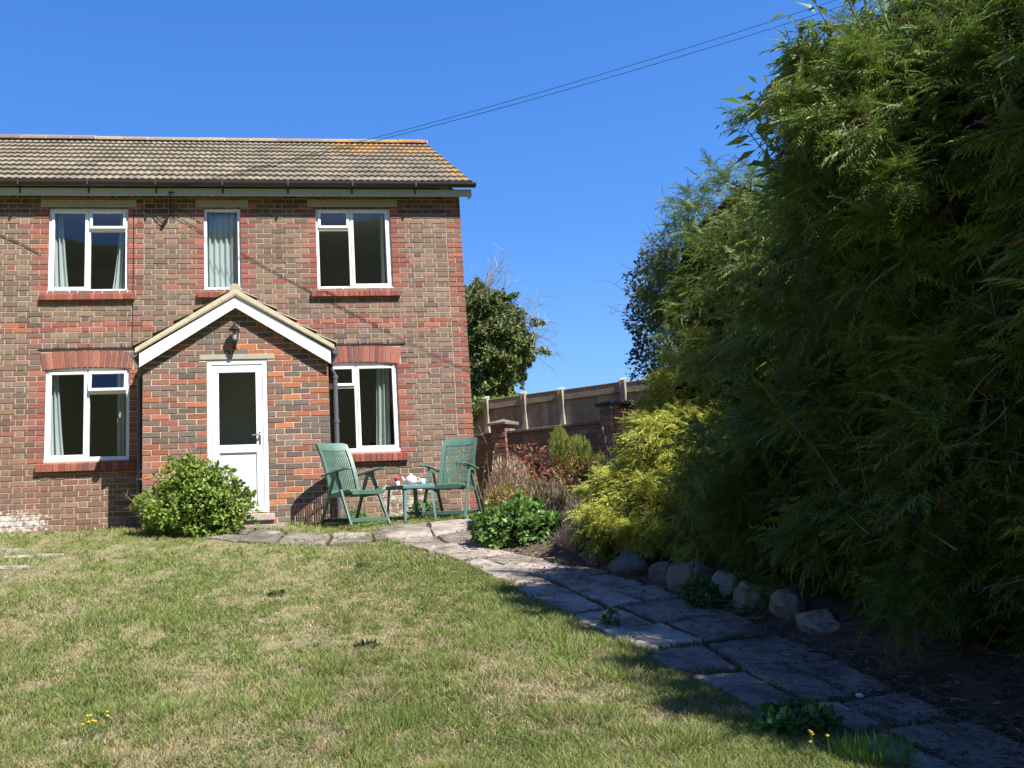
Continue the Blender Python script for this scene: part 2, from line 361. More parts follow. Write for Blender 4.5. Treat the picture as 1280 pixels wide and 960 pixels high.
# ------------------------------------------------------------------ grass
def blades(N,xlim,ylim,seed):
    r=np.random.default_rng(seed)
    # screen-uniform-ish density: depth ~ 1/y^2
    inv=r.uniform(1/ylim[1],1/ylim[0],N); y=1/inv; x=r.uniform(-.80,.62,N)*y*1.03-.05; x=np.where(x>2.2,x-2.6,x)
    hx,hy=w2h(x,y)
    jx=x+(fbm(x*5,y*5,s=51)-.5)*.28; jy=y+(fbm(x*5,y*5,s=52)-.5)*.3+.02
    bad=inpoly(jx,jy,PATHP)|(inpoly(jx,jy,BRP)&((fbm(x*6,y*6,s=54)<.56)|(r.random(N)<.35)))|inpoly(x,y,BEDP)|((hy>-.02))|((hx>-1.48)&(hx<.95)&(hy>-.92))|((hx>-.64)&(hx<.32)&(hy>-1.44)&(hy<-.9))
    # ragged turf edge creeping over path
    d=dryness(x,y); keep=~bad&(r.random(N)>d*.55)
    return x[keep],y[keep],d[keep]
def grass():
    r=np.random.default_rng(3)
    x,y,d=blades(625000,None,(2.9,12.4),5); n=len(x)
    lush=fbm(x*2.1,y*2.1,s=21,o=3)
    h=(.012+.022*r.random(n))*(1.15-.55*d)*(.6+.9*lush); tuft=fbm(x*3.5,y*3.5,s=33,o=2); h*=np.where(tuft>.70,1.8,1.0)
    wdt=(.0016+.00042*y)*(.7+.6*r.random(n)); a=r.random(n)*2*np.pi; lean=r.normal(0,.7,(n,2))*h[:,None]
    z=gz(x,y)-.006
    b=np.stack([x,y,z],-1); s=np.stack([np.cos(a),np.sin(a),0*a],-1)*wdt[:,None]
    tip=b+np.c_[lean,h]
    V=np.stack([b-s,b+s,tip],1).reshape(-1,3)
    C=np.where((r.random(n)<d*.85+.08)[:,None],STRAW*1.0,GREEN*(.75+.6*lush[:,None])); C=C*(.65+.7*r.random((n,1)))
    C[:,0]*=(.85+.3*r.random(n)); C=np.repeat(C,3,axis=0)
    tag(npmesh('lawn_grass',V,np.arange(3*n).reshape(-1,3),C,GRASS),'short mown lawn grass, green with straw coloured dry patches','grass',kind='stuff')
grass()
def clover():
    r=np.random.default_rng(14); x,y,d=blades(150000,None,(2.9,11.5),15); g=fbm(x*1.9,y*1.9,s=71,o=3)+.25*(vn(x*9,y*9,s=72)-.5); k=(g>.60)&(r.random(len(x))<.55); x,y=x[k],y[k]; n=len(x)
    P=np.c_[x,y,gz(x,y)+.004+.012*r.random(n)]; a=r.random(n)*2*np.pi; D=np.c_[np.cos(a),np.sin(a),.25*r.random(n)]; U=np.c_[r.normal(0,.3,(n,2)),np.ones(n)]; S=(.009+.0011*y)*(.7+.7*r.random(n))
    C=np.array([.11,.185,.045])*(.6+.8*r.random((n,1))); V,Fx,Cc=scatter(P,D,U,S,*t_leaf(.75,.06,.05),C)
    x,y,d=blades(90000,None,(2.9,11.5),16); k=r.random(len(x))<.25+.5*d; x,y=x[k],y[k]; n=len(x)
    P=np.c_[x,y,gz(x,y)+.006+.008*r.random(n)]; a=r.random(n)*2*np.pi; D=np.c_[np.cos(a),np.sin(a),r.normal(0,.15,n)]; U=np.c_[r.normal(0,.3,(n,2)),np.ones(n)]; S=(.018+.002*y)*(.6+.9*r.random(n))
    C=np.array([.40,.33,.20])*(.5+.8*r.random((n,1))); V2,F2,C2=scatter(P,D,U,S,*t_leaf(.09,0,0),C)
    tag(npmesh('lawn_clover',np.concatenate([V,V2]),np.concatenate([Fx,F2+len(V)]),np.concatenate([Cc,C2]),GRASS),'low clover leaves and dead straw lying in the lawn','clover',kind='stuff')
# ------------------------------------------------------------------ house
HZ=1.1
house=empty('brick_house',(P0[0],P0[1],HZ),yaw,'two storey brown and red brick house with tiled roof, white windows and gabled porch','house')
def Z(z): return z+.2
MORT=(.50,.41,.33)
def rc(*cs):
    c=random.choice(cs); g=random.uniform(.78,1.18); return tuple(k*g*random.uniform(.95,1.05) for k in c)
MAINP=[(.235,.160,.115),(.215,.160,.118),(.165,.135,.108),(.26,.185,.13),(.125,.102,.088),(.25,.145,.112),(.20,.165,.122),(.26,.20,.14),(.27,.15,.115)]
MAINP=[tuple(.55*a+.45*m for a,m in zip(c,(.215,.142,.096))) for c in MAINP]
REDP=[(.31,.115,.082),(.27,.105,.08),(.33,.13,.088),(.25,.105,.083)]
PORP=[(.28,.125,.09),(.20,.13,.10),(.18,.135,.105),(.15,.118,.10),(.19,.15,.12),(.24,.13,.095),(.15,.12,.10),(.23,.135,.10)]
def brickwall(b, xr, z0, z1, holes, colf, bond='flem', fixed=None, clip=None, gauge=.075, mapf=None, my=.006, deep=.05, back=None):
    """bricks on plane y=0 facing -y; holes/bans = (x0,x1,z0,z1)"""
    n=int(round((z1-z0)/gauge)); J=.010
    def put(a,c,za,zb,col,seg=False):
        if c-a<.03: return
        yj=random.uniform(-.003,.002); e=.003
        a+=random.uniform(-.0015,.0015); c+=random.uniform(-.0015,.0015); q=[random.uniform(-.0015,.0015) for _ in range(4)]
        vs=[(a,yj+e,za+q[0]),(c,yj+e,za+q[1]),(c,yj+e,zb+q[2]),(a,yj+e,zb+q[3]),(a+e,yj,za+e+q[0]),(c-e,yj,za+e+q[1]),(c-e,yj,zb-e+q[2]),(a+e,yj,zb-e+q[3]),(a,deep,za),(c,deep,za),(c,deep,zb),(a,deep,zb)]
        if mapf: vs=[mapf(*p) for p in vs]
        b.mesh(vs,[(4,5,6,7),(0,1,5,4),(1,2,6,5),(2,3,7,6),(3,0,4,7),(8,9,1,0),(9,10,2,1),(10,11,3,2),(11,8,0,3)],col)
    for i in range(n):
        za=z0+i*gauge+J/2; zb=z0+(i+1)*gauge-J/2; zc=(za+zb)/2
        lo,hi=xr
        if clip:
            c=clip(zc)
            if not c: continue
            lo,hi=c
        free=[(lo,hi)]
        def cut(x0,x1):
            nonlocal free; o=[]
            for a,c in free:
                if x1<=a or x0>=c: o.append((a,c)); continue
                if x0>a: o.append((a,x0))
                if x1<c: o.append((x1,c))
            free=o
        for h in holes:
            if h[2]<zc<h[3]: cut(h[0],h[1])
        if fixed:
            for a,c,col in fixed(i,zc):
                for fa,fc in list(free):
                    A,Cc=max(a,fa),min(c,fc)
                    if Cc-A>.03: put(A+(J/2 if A>fa+1e-4 else 0),Cc-(J/2 if Cc<fc-1e-4 else 0),za,zb,col)
                cut(a,c)
        x=xr[0]-((.17 if i%2 else 0) if bond=='flem' else (.1125 if i%2 else 0)); k=0; cuts=[]
        while x<hi+.3:
            cuts.append(x+random.uniform(-.006,.006)); x+=(.225 if (bond!='flem' or k%2==0) else .1125); k+=1
        for a,c in free:
            if c-a<.03: continue
            cc=[a]+[q for q in cuts if a+.055<q<c-.055]+[c]
            for A,Cc in zip(cc[:-1],cc[1:]):
                put(A+(J/2 if A>lo+.001 else 0),Cc-(J/2 if Cc<hi-.001 else 0),za,zb,colf((A+Cc)/2,zc,Cc-A))
def sheetwall(b, xr, zr, holes, yf, yb, col, mi=0, clip=None):
    xs=sorted({xr[0],xr[1],*[v for h in holes for v in h[:2]]}); zs=sorted({zr[0],zr[1],*[v for h in holes for v in h[2:4]]})
    def solid(i,j):
        if i<0 or j<0 or i>=len(xs)-1 or j>=len(zs)-1: return False
        cx,cz=(xs[i]+xs[i+1])/2,(zs[j]+zs[j+1])/2
        return not any(h[0]<cx<h[1] and h[2]<cz<h[3] for h in holes)
    for i in range(len(xs)-1):
        for j in range(len(zs)-1):
            if not solid(i,j): continue
            a,c,d,e=xs[i],xs[i+1],zs[j],zs[j+1]
            b.face([(a,yf,d),(c,yf,d),(c,yf,e),(a,yf,e)],col,mi); b.face([(a,yb,e),(c,yb,e),(c,yb,d),(a,yb,d)],col,mi)
            if not solid(i-1,j): b.face([(a,yb,d),(a,yf,d),(a,yf,e),(a,yb,e)],col,mi)
            if not solid(i+1,j): b.face([(c,yf,d),(c,yb,d),(c,yb,e),(c,yf,e)],col,mi)
            if not solid(i,j-1): b.face([(a,yf,d),(a,yb,d),(c,yb,d),(c,yf,d)],col,mi)
            if not solid(i,j+1): b.face([(a,yf,e),(c,yf,e),(c,yb,e),(a,yb,e)],col,mi)
XL,XR_=-8.2,3.05
WIN=[(-2.87,-1.78,Z(3.14),Z(4.37),'L'),(-.72,-.20,Z(3.15),Z(4.37),'S'),(.89,1.99,Z(3.15),Z(4.38),'R'),
     (-2.87,-1.75,Z(.80),Z(2.05),'l'),(.89,1.99,Z(.80),Z(2.05),'r'),(-6.1,-5.0,Z(3.14),Z(4.37),'R'),(-6.1,-5.0,Z(.80),Z(2.05),'r')]
holes=[w[:4] for w in WIN]
arch=[(w[0]-.06,w[1]+.06,w[3]-.02,w[3]+.275) for w in WIN if w[4] in 'lr']
def fixed_main(i,zc):
    o=[]; tw=.225 if i%2 else .1125
    o.append((XR_-tw,XR_,rc(*REDP)))
    for w in WIN:
        t=(.225 if i%2 else .1125)
        if w[2]-.02<zc<w[3]+(.12 if w[4] in 'LSR' else .0):
            o.append((w[0]-t,w[0],rc(*REDP))); 
            if w[4]!='r' or True: o.append((w[1],w[1]+t,rc(*REDP)))
    return o
def col_main(x,z,wd):
    zz=z-.2
    if 2.60<zz<2.70: return rc(*REDP) if random.random()<.8 else rc(*MAINP)
    if zz>4.30: return rc((.10,.07,.055),(.13,.09,.07),(.16,.10,.07))  # top courses coloured dark for the shade under the eaves
    if random.random()<.03: return rc(*REDP)
    c=rc(*MAINP)
    if x>2.0: c=tuple(a*k for a,k in zip(c,(1.02,1.03,1.05)))
    if zz<1.5 and x<-1.5: c=tuple(a*k for a,k in zip(c,(1.0,.86,.82)))
    return c
b=MB(); H1=Z(4.56)
GA=.0747
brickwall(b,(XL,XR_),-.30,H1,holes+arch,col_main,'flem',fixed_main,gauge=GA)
brickwall(b,(0,5.7),-.30,H1,[],col_main,'str',None,gauge=GA,mapf=lambda x,y,z:(XR_-y,x,z))
# gable triangle bricks
def gclip(z):
    t=(z-H1)/.66
    return (t,5.7-t) if t<2.8 else None
brickwall(b,(0,5.7),H1,H1+1.9,[],col_main,'str',None,gauge=GA,clip=gclip,mapf=lambda x,y,z:(XR_-y,x,z))
mh=[(h[0]-.006,h[1]+.006,h[2]-.006,h[3]+.006) for h in holes]
sheetwall(b,(XL,XR_-.006),(-.5,H1),mh,.006,.26,MORT)
b.box(XR_-.26,XR_-.007,.262,5.7,-.5,H1-.002,MORT); b.box(XL,XL+.25,.262,5.7,-.5,H1,MORT); b.box(XL+.25,XR_-.262,5.45,5.698,-.5,H1,MORT)
b.mesh([(XR_-.007,0.01,H1),(XR_-.007,5.69,H1),(XR_-.007,2.85,H1+1.86),(XR_-.2,0.01,H1),(XR_-.2,5.69,H1),(XR_-.2,2.85,H1+1.86)],[(0,1,2),(5,4,3),(0,2,5,3),(1,4,5,2),(0,3,4,1)],MORT)
b.build('wall',BR,house)
b=MB(); b.box(-1.24,.71,-.03,-.012,-.1,Z(2.5)); b.box(XL+.26,XR_-.27,.27,5.44,Z(2.35),Z(2.55),(1,1,1)); b.box(XL+.26,XR_-.27,3.6,3.7,-.1,Z(2.35),(1,1,1)); b.box(XL+.26,XR_-.27,3.6,3.7,Z(2.55),H1,(1,1,1)); b.box(XL+.26,XR_-.27,.27,5.44,-.2,-.1); b.box(XL+.26,XR_-.27,.27,5.44,H1-.05,H1-.01)
for xx in (-3.6,-1.2,.45): b.box(xx,xx+.1,.27,3.6,-.1,H1-.06)
b.build('interior_wall',PLA,house)
# arches
for w in WIN:
    if w[4] in 'lr':
        b=MB(); x0,x1=w[0]-.055,w[1]+.055; n=16; zt=w[3]
        for k in range(n):
            a,c=k/n,(k+1)/n; g=.005/(x1-x0); a+=g; c-=g
            def arc(t): return zt-.015+.035*(1-(2*t-1)**2)
            def xx(t,o): return x0+(x1-x0)*t+(t-.5)*o
            col=rc(*REDP); yj=random.uniform(-.004,.001)-.004
            P=[(xx(a,-.03),arc(a)),(xx(c,-.03),arc(c)),(xx(c,.06),arc(c)+.235),(xx(a,.06),arc(a)+.235)]
            b.mesh([(p[0],yj,p[1]) for p in P]+[(p[0],.06,p[1]) for p in P],[(0,1,2,3),(7,6,5,4),(1,0,4,5),(2,1,5,6),(3,2,6,7),(0,3,7,4)],col)
        b.build('brick_arch',BR,house,bevel=.002,seg=1)
        b=MB(); b.box(x0-.05,x1+.08,-.014,.02,zt+.27,zt+.283)
        for t in (.17,.5,.86): b.box(x0+(x1-x0)*t,x0+(x1-x0)*t+.012,-.010,.02,zt+.283,zt+.335)
        b.build('drip_strip',GUT,house)
    else:
        b=MB(); e=.115; b.box(w[0]-e,w[1]+e,-.007,.05,w[3]+.003,w[3]+.112); b.build('lintel',LINT,house,bevel=.004)
# sills
for w in WIN:
    b=MB(); e=.10; n=int(round((w[1]-w[0]+2*e)/.076)); x0=w[0]-e; dx=(w[1]-w[0]+2*e)/n; lowr=w[4] in 'lr'
    zt=w[2]-.012; hb=.135 if lowr else .115
    for k in range(n):
        a=x0+k*dx+.003; c=x0+(k+1)*dx-.003; col=rc((.27,.085,.06),(.22,.08,.065),(.30,.10,.07)); yj=random.uniform(-.004,.003)
        P=[(.05,zt),(-.055+yj,zt-.035),(-.06+yj,zt-hb),(.02,zt-hb)]
        b.mesh([(a,p[0],p[1]) for p in P]+[(c,p[0],p[1]) for p in P],[(0,1,2,3),(7,6,5,4),(0,4,5,1),(1,5,6,2),(2,6,7,3),(3,7,4,0)],col)
    b.box(x0+.004,x0+n*dx-.004,-.048,.045,zt-hb+.004,zt-.045,(.28,.2,.16))
    b.box(x0+.004,x0+n*dx-.004,.0,.045,zt-hb+.005,zt-.024,(.28,.2,.16)); b.build('brick_sill',BR,house,bevel=.003,seg=1)
# windows
def frame(b,x0,x1,z0,z1,t,y0,y1):
    b.box(x0,x0+t,y0,y1,z0,z1); b.box(x1-t,x1,y0,y1,z0,z1); b.box(x0+t,x1-t,y0,y1,z0,z0+t); b.box(x0+t,x1-t,y0,y1,z1-t,z1)
def pane(x0,x1,z0,z1,y,par,piv=None):
    b=MB(); b.box(x0-.004,x1+.004,y,y+.006,z0-.004,z1+.004); return b.build('pane',GLASS,par)
for (x0,x1,z0,z1,lay) in WIN:
    Y=.035; t=.045
    b=MB(); frame(b,x0-.003,x1+.003,z0-.003,z1+(.02 if lay in 'lr' else .003),t,Y,Y+.07)
    b.box(x0-.01,x1+.01,Y-.03,Y+.002,z0-.012,z0+.018)
    if lay=='S':
        f=b.build('window',UPVC,house,bevel=.004); pane(x0+t,x1-t,z0+t,z1-t,Y+.035,f); continue
    left=lay in 'Ll'; W=x1-x0; xm=x0+W*(.50 if left else .455) ; mt=.045
    b.box(xm-mt/2,xm+mt/2,Y,Y+.07,z0+t,z1-t)
    zt=z1-(z1-z0)*.265
    fx0,fx1=(xm+mt/2,x1-t) if left else (x0+t,xm-mt/2)      # fanlight side
    cx0,cx1=(x0+t,xm-mt/2) if left else (xm+mt/2,x1-t)
    b.box(fx0,fx1,Y,Y+.07,zt-.02,zt+.02)
    f=b.build('window',UPVC,house,bevel=.004)
    s=.038
    b=MB(); frame(b,cx0-.008,cx1+.008,z0+t-.008,z1-t+.008,s,Y-.012,Y+.04); c=b.build('casement',UPVC,f,bevel=.005); pane(cx0+s-.01,cx1-s+.01,z0+t+s-.01,z1-t-s+.01,Y+.012,c)
    pane(fx0,fx1,z0+t,zt-.02,Y+.03,f)
    # top hung fanlight, a little open where the photo shows it tilted
    hz=z1-t+.006; ang={'l':9,'L':3}.get(lay,0); b=MB(); hgt=hz-(zt+.012)
    frame(b,fx0-.01,fx1+.01,-hgt,0,s,-.02,.02); o=b.build('fanlight',UPVC,f,bevel=.005); o.location=(0,Y,hz); o.rotation_euler.x=-R(ang)
    p=MB(); p.box(fx0+s-.014,fx1-s+.014,-.004,.002,-hgt+s-.004,-s+.004); p.build('pane',GLASS,o)
# curtains
def curtain(name,xt0,xt1,xb0,xb1,z0,z1,m,lab,folds=5,y=.2,grp='curtains hanging inside the windows'):
    b=MB(); nu,nv=folds*8,24; vs=[]
    for j in range(nv+1):
        v=j/nv; a=xb0+(xt0-xb0)*v**.7; c=xb1+(xt1-xb1)*v**.7
        for i in range(nu+1):
            u=i/nu; vs.append((a+(c-a)*u,y+.028*math.sin(u*folds*2*math.pi+.5*math.sin(v*3))+.01*math.sin(u*31),z0+(z1-z0)*v))
    fs=[(j*(nu+1)+i,j*(nu+1)+i+1,(j+1)*(nu+1)+i+1,(j+1)*(nu+1)+i) for j in range(nv) for i in range(nu)]
    q=np.array(vs); c0=q.mean(axis=0); c0[2]=z0
    b.mesh([tuple(p-c0) for p in q],fs); wl=h2w(c0[0],c0[1],HZ+z0)
    o=b.build(name,m,None,loc=wl,rz=yaw,smooth=True); s=o.modifiers.new('s','SOLIDIFY'); s.thickness=.003
    tag(o,lab,'curtain',grp)
curtain('curtain',-2.85,-2.72,-2.85,-2.60,Z(3.1),Z(4.36),CURT,'pale blue curtain at left side of the upper window farthest left',3)
curtain('curtain',-1.90,-1.81,-2.05,-1.81,Z(3.1),Z(4.36),CURT,'pale blue curtain at right side of the upper window farthest left',3)
curtain('curtain',-.71,-.21,-.71,-.21,Z(3.05),Z(4.34),CURT,'pale blue gathered curtain closed across the narrow upper window over the porch',6)
curtain('curtain',1.87,1.97,1.84,1.97,Z(3.1),Z(4.36),CURT,'pale curtain at right edge of the upper window near the house corner',2)
curtain('curtain',-2.86,-2.74,-2.86,-2.62,Z(.72),Z(2.04),CURT,'pale plain curtain at left side of the ground floor window beside the downpipe',3)
curtain('curtain',-1.94,-1.79,-1.94,-1.78,Z(.72),Z(2.04),CURT2,'leaf patterned curtain at right side of the ground floor window beside the downpipe',3)
curtain('curtain',1.72,1.90,1.66,1.88,Z(.72),Z(2.04),CURT2,'leaf patterned curtain in the ground floor window behind the garden chairs',3)
# eaves
b=MB(); b.box(XL,3.20,-.165,-.14,Z(4.49),Z(4.60)); b.box(XL,3.16,-.139,-.004,Z(4.567),Z(4.585)); b.box(3.165,3.20,-.138,-.05,Z(4.492),Z(4.60)); b.build('fascia',FASC,house,bevel=.004)
def gutter(b,p0,p1,r,k=10):
    p0=np.array(p0,float);p1=np.array(p1,float); d=p1-p0; d/=np.linalg.norm(d); s=np.array([d[1],-d[0],0])
    vs=[]
    for p in (p0,p1):
        for rr in (r,r-.006):
            for j in range(k+1):
                a=math.pi*j/k; vs.append(p+s*rr*math.cos(a)+np.array([0,0,-rr*math.sin(a)]))
    m=k+1; f=[]
    for j in range(k): f+=[(j,j+1,2*m+j+1,2*m+j),(m+j+1,m+j,3*m+j,3*m+j+1)]
    for q in (0,k): f.append((q,m+q,3*m+q,2*m+q))
    f.append(tuple(range(m))); f.append(tuple(range(2*m,3*m)))
    b.mesh(vs,f)
b=MB(); gutter(b,(XL,-.225,Z(4.675)),(3.25,-.225,Z(4.665)),.058); g=b.build('gutter',GUT,house,smooth=False)
for k in range(12):
    x=2.35-.93*k; bb=MB(); bb.box(x-.012,x+.012,-.29,-.16,Z(4.60),Z(4.615)); bb.box(x-.012,x+.012,-.291,-.283,Z(4.605),Z(4.69)); bb.box(x-.012,x+.012,-.172,-.163,Z(4.52),Z(4.61)); bb.build('gutter_bracket',GUT,g)
# roof tiles
def tiles(b,org,ax,upv,nrm,length,slope,courses,roll=.1,tilew=.30,amp=.022,pal=None,drop=.042):
    org,ax,upv,nrm=[np.array(a,float) for a in (org,ax,upv,nrm)]
    nx=int(length/roll*6); g=slope/courses
    for i in range(courses):
        off=(.0 if i%2==0 else tilew/2); gx=np.linspace(0,length,nx+1)
        ti=np.floor((gx+off)/tilew).astype(int)
        ph=gx/roll*2*np.pi
        prof=amp*np.abs(np.sin(ph/2))**.8
        jit=np.array([random.uniform(-.004,.004) for _ in range(ti.max()+2)])[ti]
        colr=[tuple(q*gg for q in random.choice(pal)) for gg in [random.uniform(.82,1.14) for _ in range(ti.max()+2)]]
        lo=prof+drop+jit; hi=prof+.004
        s0=i*g-.012; s1=(i+1)*g
        v=[];c=[]
        for s_,hh in ((s0,0*lo-.01),(s0,lo-.004),(s0+.006,lo),(s1,hi)):
            for k in range(nx+1): v.append(org+ax*gx[k]+upv*(s_+ (jit[k]*1.2 if s_<s1 else 0))+nrm*hh[k]); c.append(colr[ti[k]])
        i0=len(b.v); b.v+=[tuple(p) for p in v]; b.c+=c
        for r in range(3):
            for k in range(nx):
                a=i0+r*(nx+1)+k; b.f.append((a,a+1,a+nx+2,a+nx+1)); b.m.append(0)
RP=[(.230,.198,.150),(.215,.186,.142),(.245,.208,.155),(.222,.192,.146),(.235,.203,.155)]
ez,ey=Z(4.665),-.235; ry,rz_=2.86,Z(6.60); sl=math.hypot(ry-ey,rz_-ez); uv=((0,(ry-ey)/sl,(rz_-ez)/sl)); nv=(0,-uv[2],uv[1])
b=MB(); tiles(b,(XL,ey,ez),(1,0,0),uv,nv,3.20-XL,sl,10,pal=RP)
by=2*ry-ey; tiles(b,(3.20,by,ez),(-1,0,0),(0,-uv[1],uv[2]),(0,uv[2],uv[1]),3.20-XL,sl,10,pal=RP,roll=.3)
# gable verge edges and under-slab
b.mesh([(x,y,z-.012) for x in (XL,3.19) for (y,z) in ((ey+.01,ez),(ry,rz_),(by-.01,ez),(by-.01,ez-.05),(ry,rz_-.06),(ey+.01,ez-.05))],[(0,6,7,1),(1,7,8,2),(3,4,10,9),(4,5,11,10),(0,1,4,5),(1,2,3,4),(6,11,10,7),(7,10,9,8),(0,5,11,6),(2,8,9,3)],(.42,.36,.28))
roof=b.build('roof',TILE,house)
b=MB(); x=XL
while x<3.15:
    l=.45 if x>-2.9 else .42; c=(.28,.22,.155) if x>-2.9 else (.22,.17,.145)
    if x>2.6: c=(.30,.13,.08)
    g=random.uniform(.85,1.15); c=tuple(q*g for q in c); r=random.uniform(.098,.106) if x>-2.9 else .12
    x1=min(x+l-.012,3.19); vs=[]
    for xx in (x,x1):
        for j in range(9): a=math.pi*j/8; vs.append((xx,ry+r*1.15*math.cos(a),rz_+.005+r*math.sin(a)*.9))
    b.mesh(vs,[(j,j+1,j+10,j+9) for j in range(8)]+[tuple(range(9)),tuple(range(17,8,-1)),(0,9,17,8)],c)
    b.mesh([(xx,ry+(r-.006)*1.12*math.cos(math.pi*j/8),rz_+.003+(r-.006)*.9*math.sin(math.pi*j/8)) for xx in (x1,x1+.012) for j in range(9)],[(j,j+1,j+10,j+9) for j in range(8)],(.6,.54,.44)); x+=l
b.build('ridge_tiles',TILE,house)
# ------------------------------------------------------------------ porch
PY=-.90; px0,px1=-1.46,.93; pc=(px0+px1)/2
D0=(-.645,.125,Z(.0),Z(1.975))
def pclip(z):
    t=Z(2.74)-z
    if t<=0: return None
    hw=min(1.195,t/.62)
    return (pc-hw,pc+hw)
def cpor(x,z,w):
    c=rc(*PORP)
    if random.random()<.24: c=rc((.42,.16,.08),(.33,.125,.08))
    return c
b=MB(); mf=lambda x,y,z:(x,y+PY,z)
brickwall(b,(px0,px1),-.30,Z(2.72),[D0,(-.74,.225,Z(1.972),Z(2.05))],cpor,'str',None,gauge=.0747,clip=pclip,mapf=mf)
brickwall(b,(0,.88),-.30,Z(2.0),[],cpor,'str',gauge=.0747,mapf=lambda x,y,z:(px0+y,PY+.02+x if False else -x,z))
brickwall(b,(0,.88),-.30,Z(2.0),[],cpor,'str',gauge=.0747,mapf=lambda x,y,z:(px1-y,-.88+x,z))
PM=(.62,.50,.38)
i0=len(b.v); sheetwall(b,(px0+.006,px1-.006),(-.5,Z(2.0)),[(D0[0]-.005,D0[1]+.005,D0[2],D0[3]+.005)],PY+.006,PY+.2,PM)
b.mesh([(px0+.01,PY+.006,Z(2.0)),(px1-.01,PY+.006,Z(2.0)),(pc,PY+.006,Z(2.735)),(px0+.01,PY+.2,Z(2.0)),(px1-.01,PY+.2,Z(2.0)),(pc,PY+.2,Z(2.735))],[(0,1,2),(5,4,3)],PM)
b.box(px0+.006,px0+.2,PY+.203,-.003,-.5,Z(2.0),PM); b.box(px1-.2,px1-.006,PY+.203,-.003,-.5,Z(2.0),PM)
b.build('porch_wall',PB,house)
b=MB(); b.box(-.74,.225,PY-.006,PY+.08,Z(1.985),Z(2.052)); b.build('door_lintel',LINT,house,bevel=.004)
b=MB(); b.box(-.72,.19,PY-.05,PY+.18,Z(-.09),Z(-.003)); b.build('door_step',STONE,house,bevel=.01)
# door
b=MB(); x0,x1,z0,z1=D0; fy=PY+.012; ft=.058
b.box(x0-.002,x0+ft,fy,fy+.07,z0,z1+.004); b.box(x1-ft,x1+.002,fy,fy+.07,z0,z1+.004); b.box(x0+ft,x1-ft,fy,fy+.07,z1-ft,z1+.004); b.box(x0+ft,x1-ft,fy,fy+.07,z0,z0+.03)
b.build('door_frame',UPVC,house,bevel=.004)
a,c=x0+ft+.005,x1-ft-.005; dz0,dz1=z0+.036,z1-ft-.005; dy=PY+.022
b=MB(); st=.085; gz0,gz1=Z(.875),Z(1.815); pz1=Z(.775)
b.box(a,a+st,dy,dy+.06,dz0,dz1); b.box(c-st,c,dy,dy+.06,dz0,dz1); b.box(a+st,c-st,dy,dy+.06,gz1,dz1); b.box(a+st,c-st,dy,dy+.06,pz1,gz0); b.box(a+st,c-st,dy,dy+.06,dz0,dz0+.08)
door=b.build('door',UPVC,house,bevel=.004)
b=MB(); b.box(a+st-.004,c-st+.004,dy+.022,dy+.045,dz0+.076,pz1+.004); b.build('door_panel',UPVC,door)
b=MB(); b.box(a+st-.004,c-st+.004,dy+.025,dy+.031,gz0-.004,gz1+.004); b.build('pane',GLASS,door)
b=MB(); hx=c-.042; hz=Z(.985); b.box(hx-.014,hx+.014,dy-.008,dy,hz-.11,hz+.05); b.beam((hx,dy-.045,hz+.01),(hx-.105,dy-.045,hz+.005),.02,.018); b.tube([(hx,dy,hz+.01),(hx,dy-.05,hz+.01)],.011,8); b.build('door_handle',CHROME,door,bevel=.003)
# bargeboards and roof of the porch
def gable(b,y0,y1,xe0,xe1,zet,zat,zeb,zab,apx=pc):
    P=[(xe0,zet),(apx,zat),(xe1,zet),(xe1,zeb),(apx,zab),(xe0,zeb)]
    b.mesh([(p[0],y0,p[1]) for p in P]+[(p[0],y1,p[1]) for p in P],[(0,5,4,1),(1,4,3,2),(6,7,10,11),(7,8,9,10),(0,1,7,6),(1,2,8,7),(5,11,10,4),(4,10,9,3),(0,6,11,5),(2,3,9,8)])
b=MB(); gable(b,PY-.10,PY-.075,px0-.03,px1+.03,Z(2.065),Z(2.81),Z(1.885),Z(2.65)); b.build('bargeboard',UPVC,house,bevel=.004)
b=MB(); gable(b,PY-.074,PY-.006,px0+.002,px1-.002,Z(2.05),Z(2.79),Z(1.99),Z(2.70)); b.build('soffit',FASC,house)
b=MB(); gable(b,PY-.125,-.004,px0-.075,px1+.075,Z(2.12),Z(2.885),Z(2.066),Z(2.812))
gable(b,PY-.131,PY-.10,px0-.078,px1+.078,Z(2.135),Z(2.90),Z(2.075),Z(2.83))
VER=mat('verge mortar',(.50,.43,.30),.9,nscale=20,namt=.2,bump=.3)
b.build('verge',VER,house)
b=MB()
sl2=math.hypot(pc-(px0-.085),.765)
for sgn,x0_ in ((1,px0-.085),(-1,px1+.085)):
    ux=(pc-x0_)/sl2; uz=.765/sl2
    o=(x0_,-.01 if sgn==1 else PY-.12,Z(2.125)); tiles(b,o,(0,-sgn,0),(ux,0,uz),(-uz*sgn,0,abs(ux)),abs(PY)+.11,sl2,5,pal=RP)
pr=b.build('porch_roof',TILE,house)
b=MB(); 
for k in range(2): 
    b.tube([(pc,PY-.13+k*.5,Z(2.895)),(pc,PY-.13+k*.5+.49,Z(2.895))],.075,12,(.42,.36,.26))
b.build('porch_ridge',TILE,house)
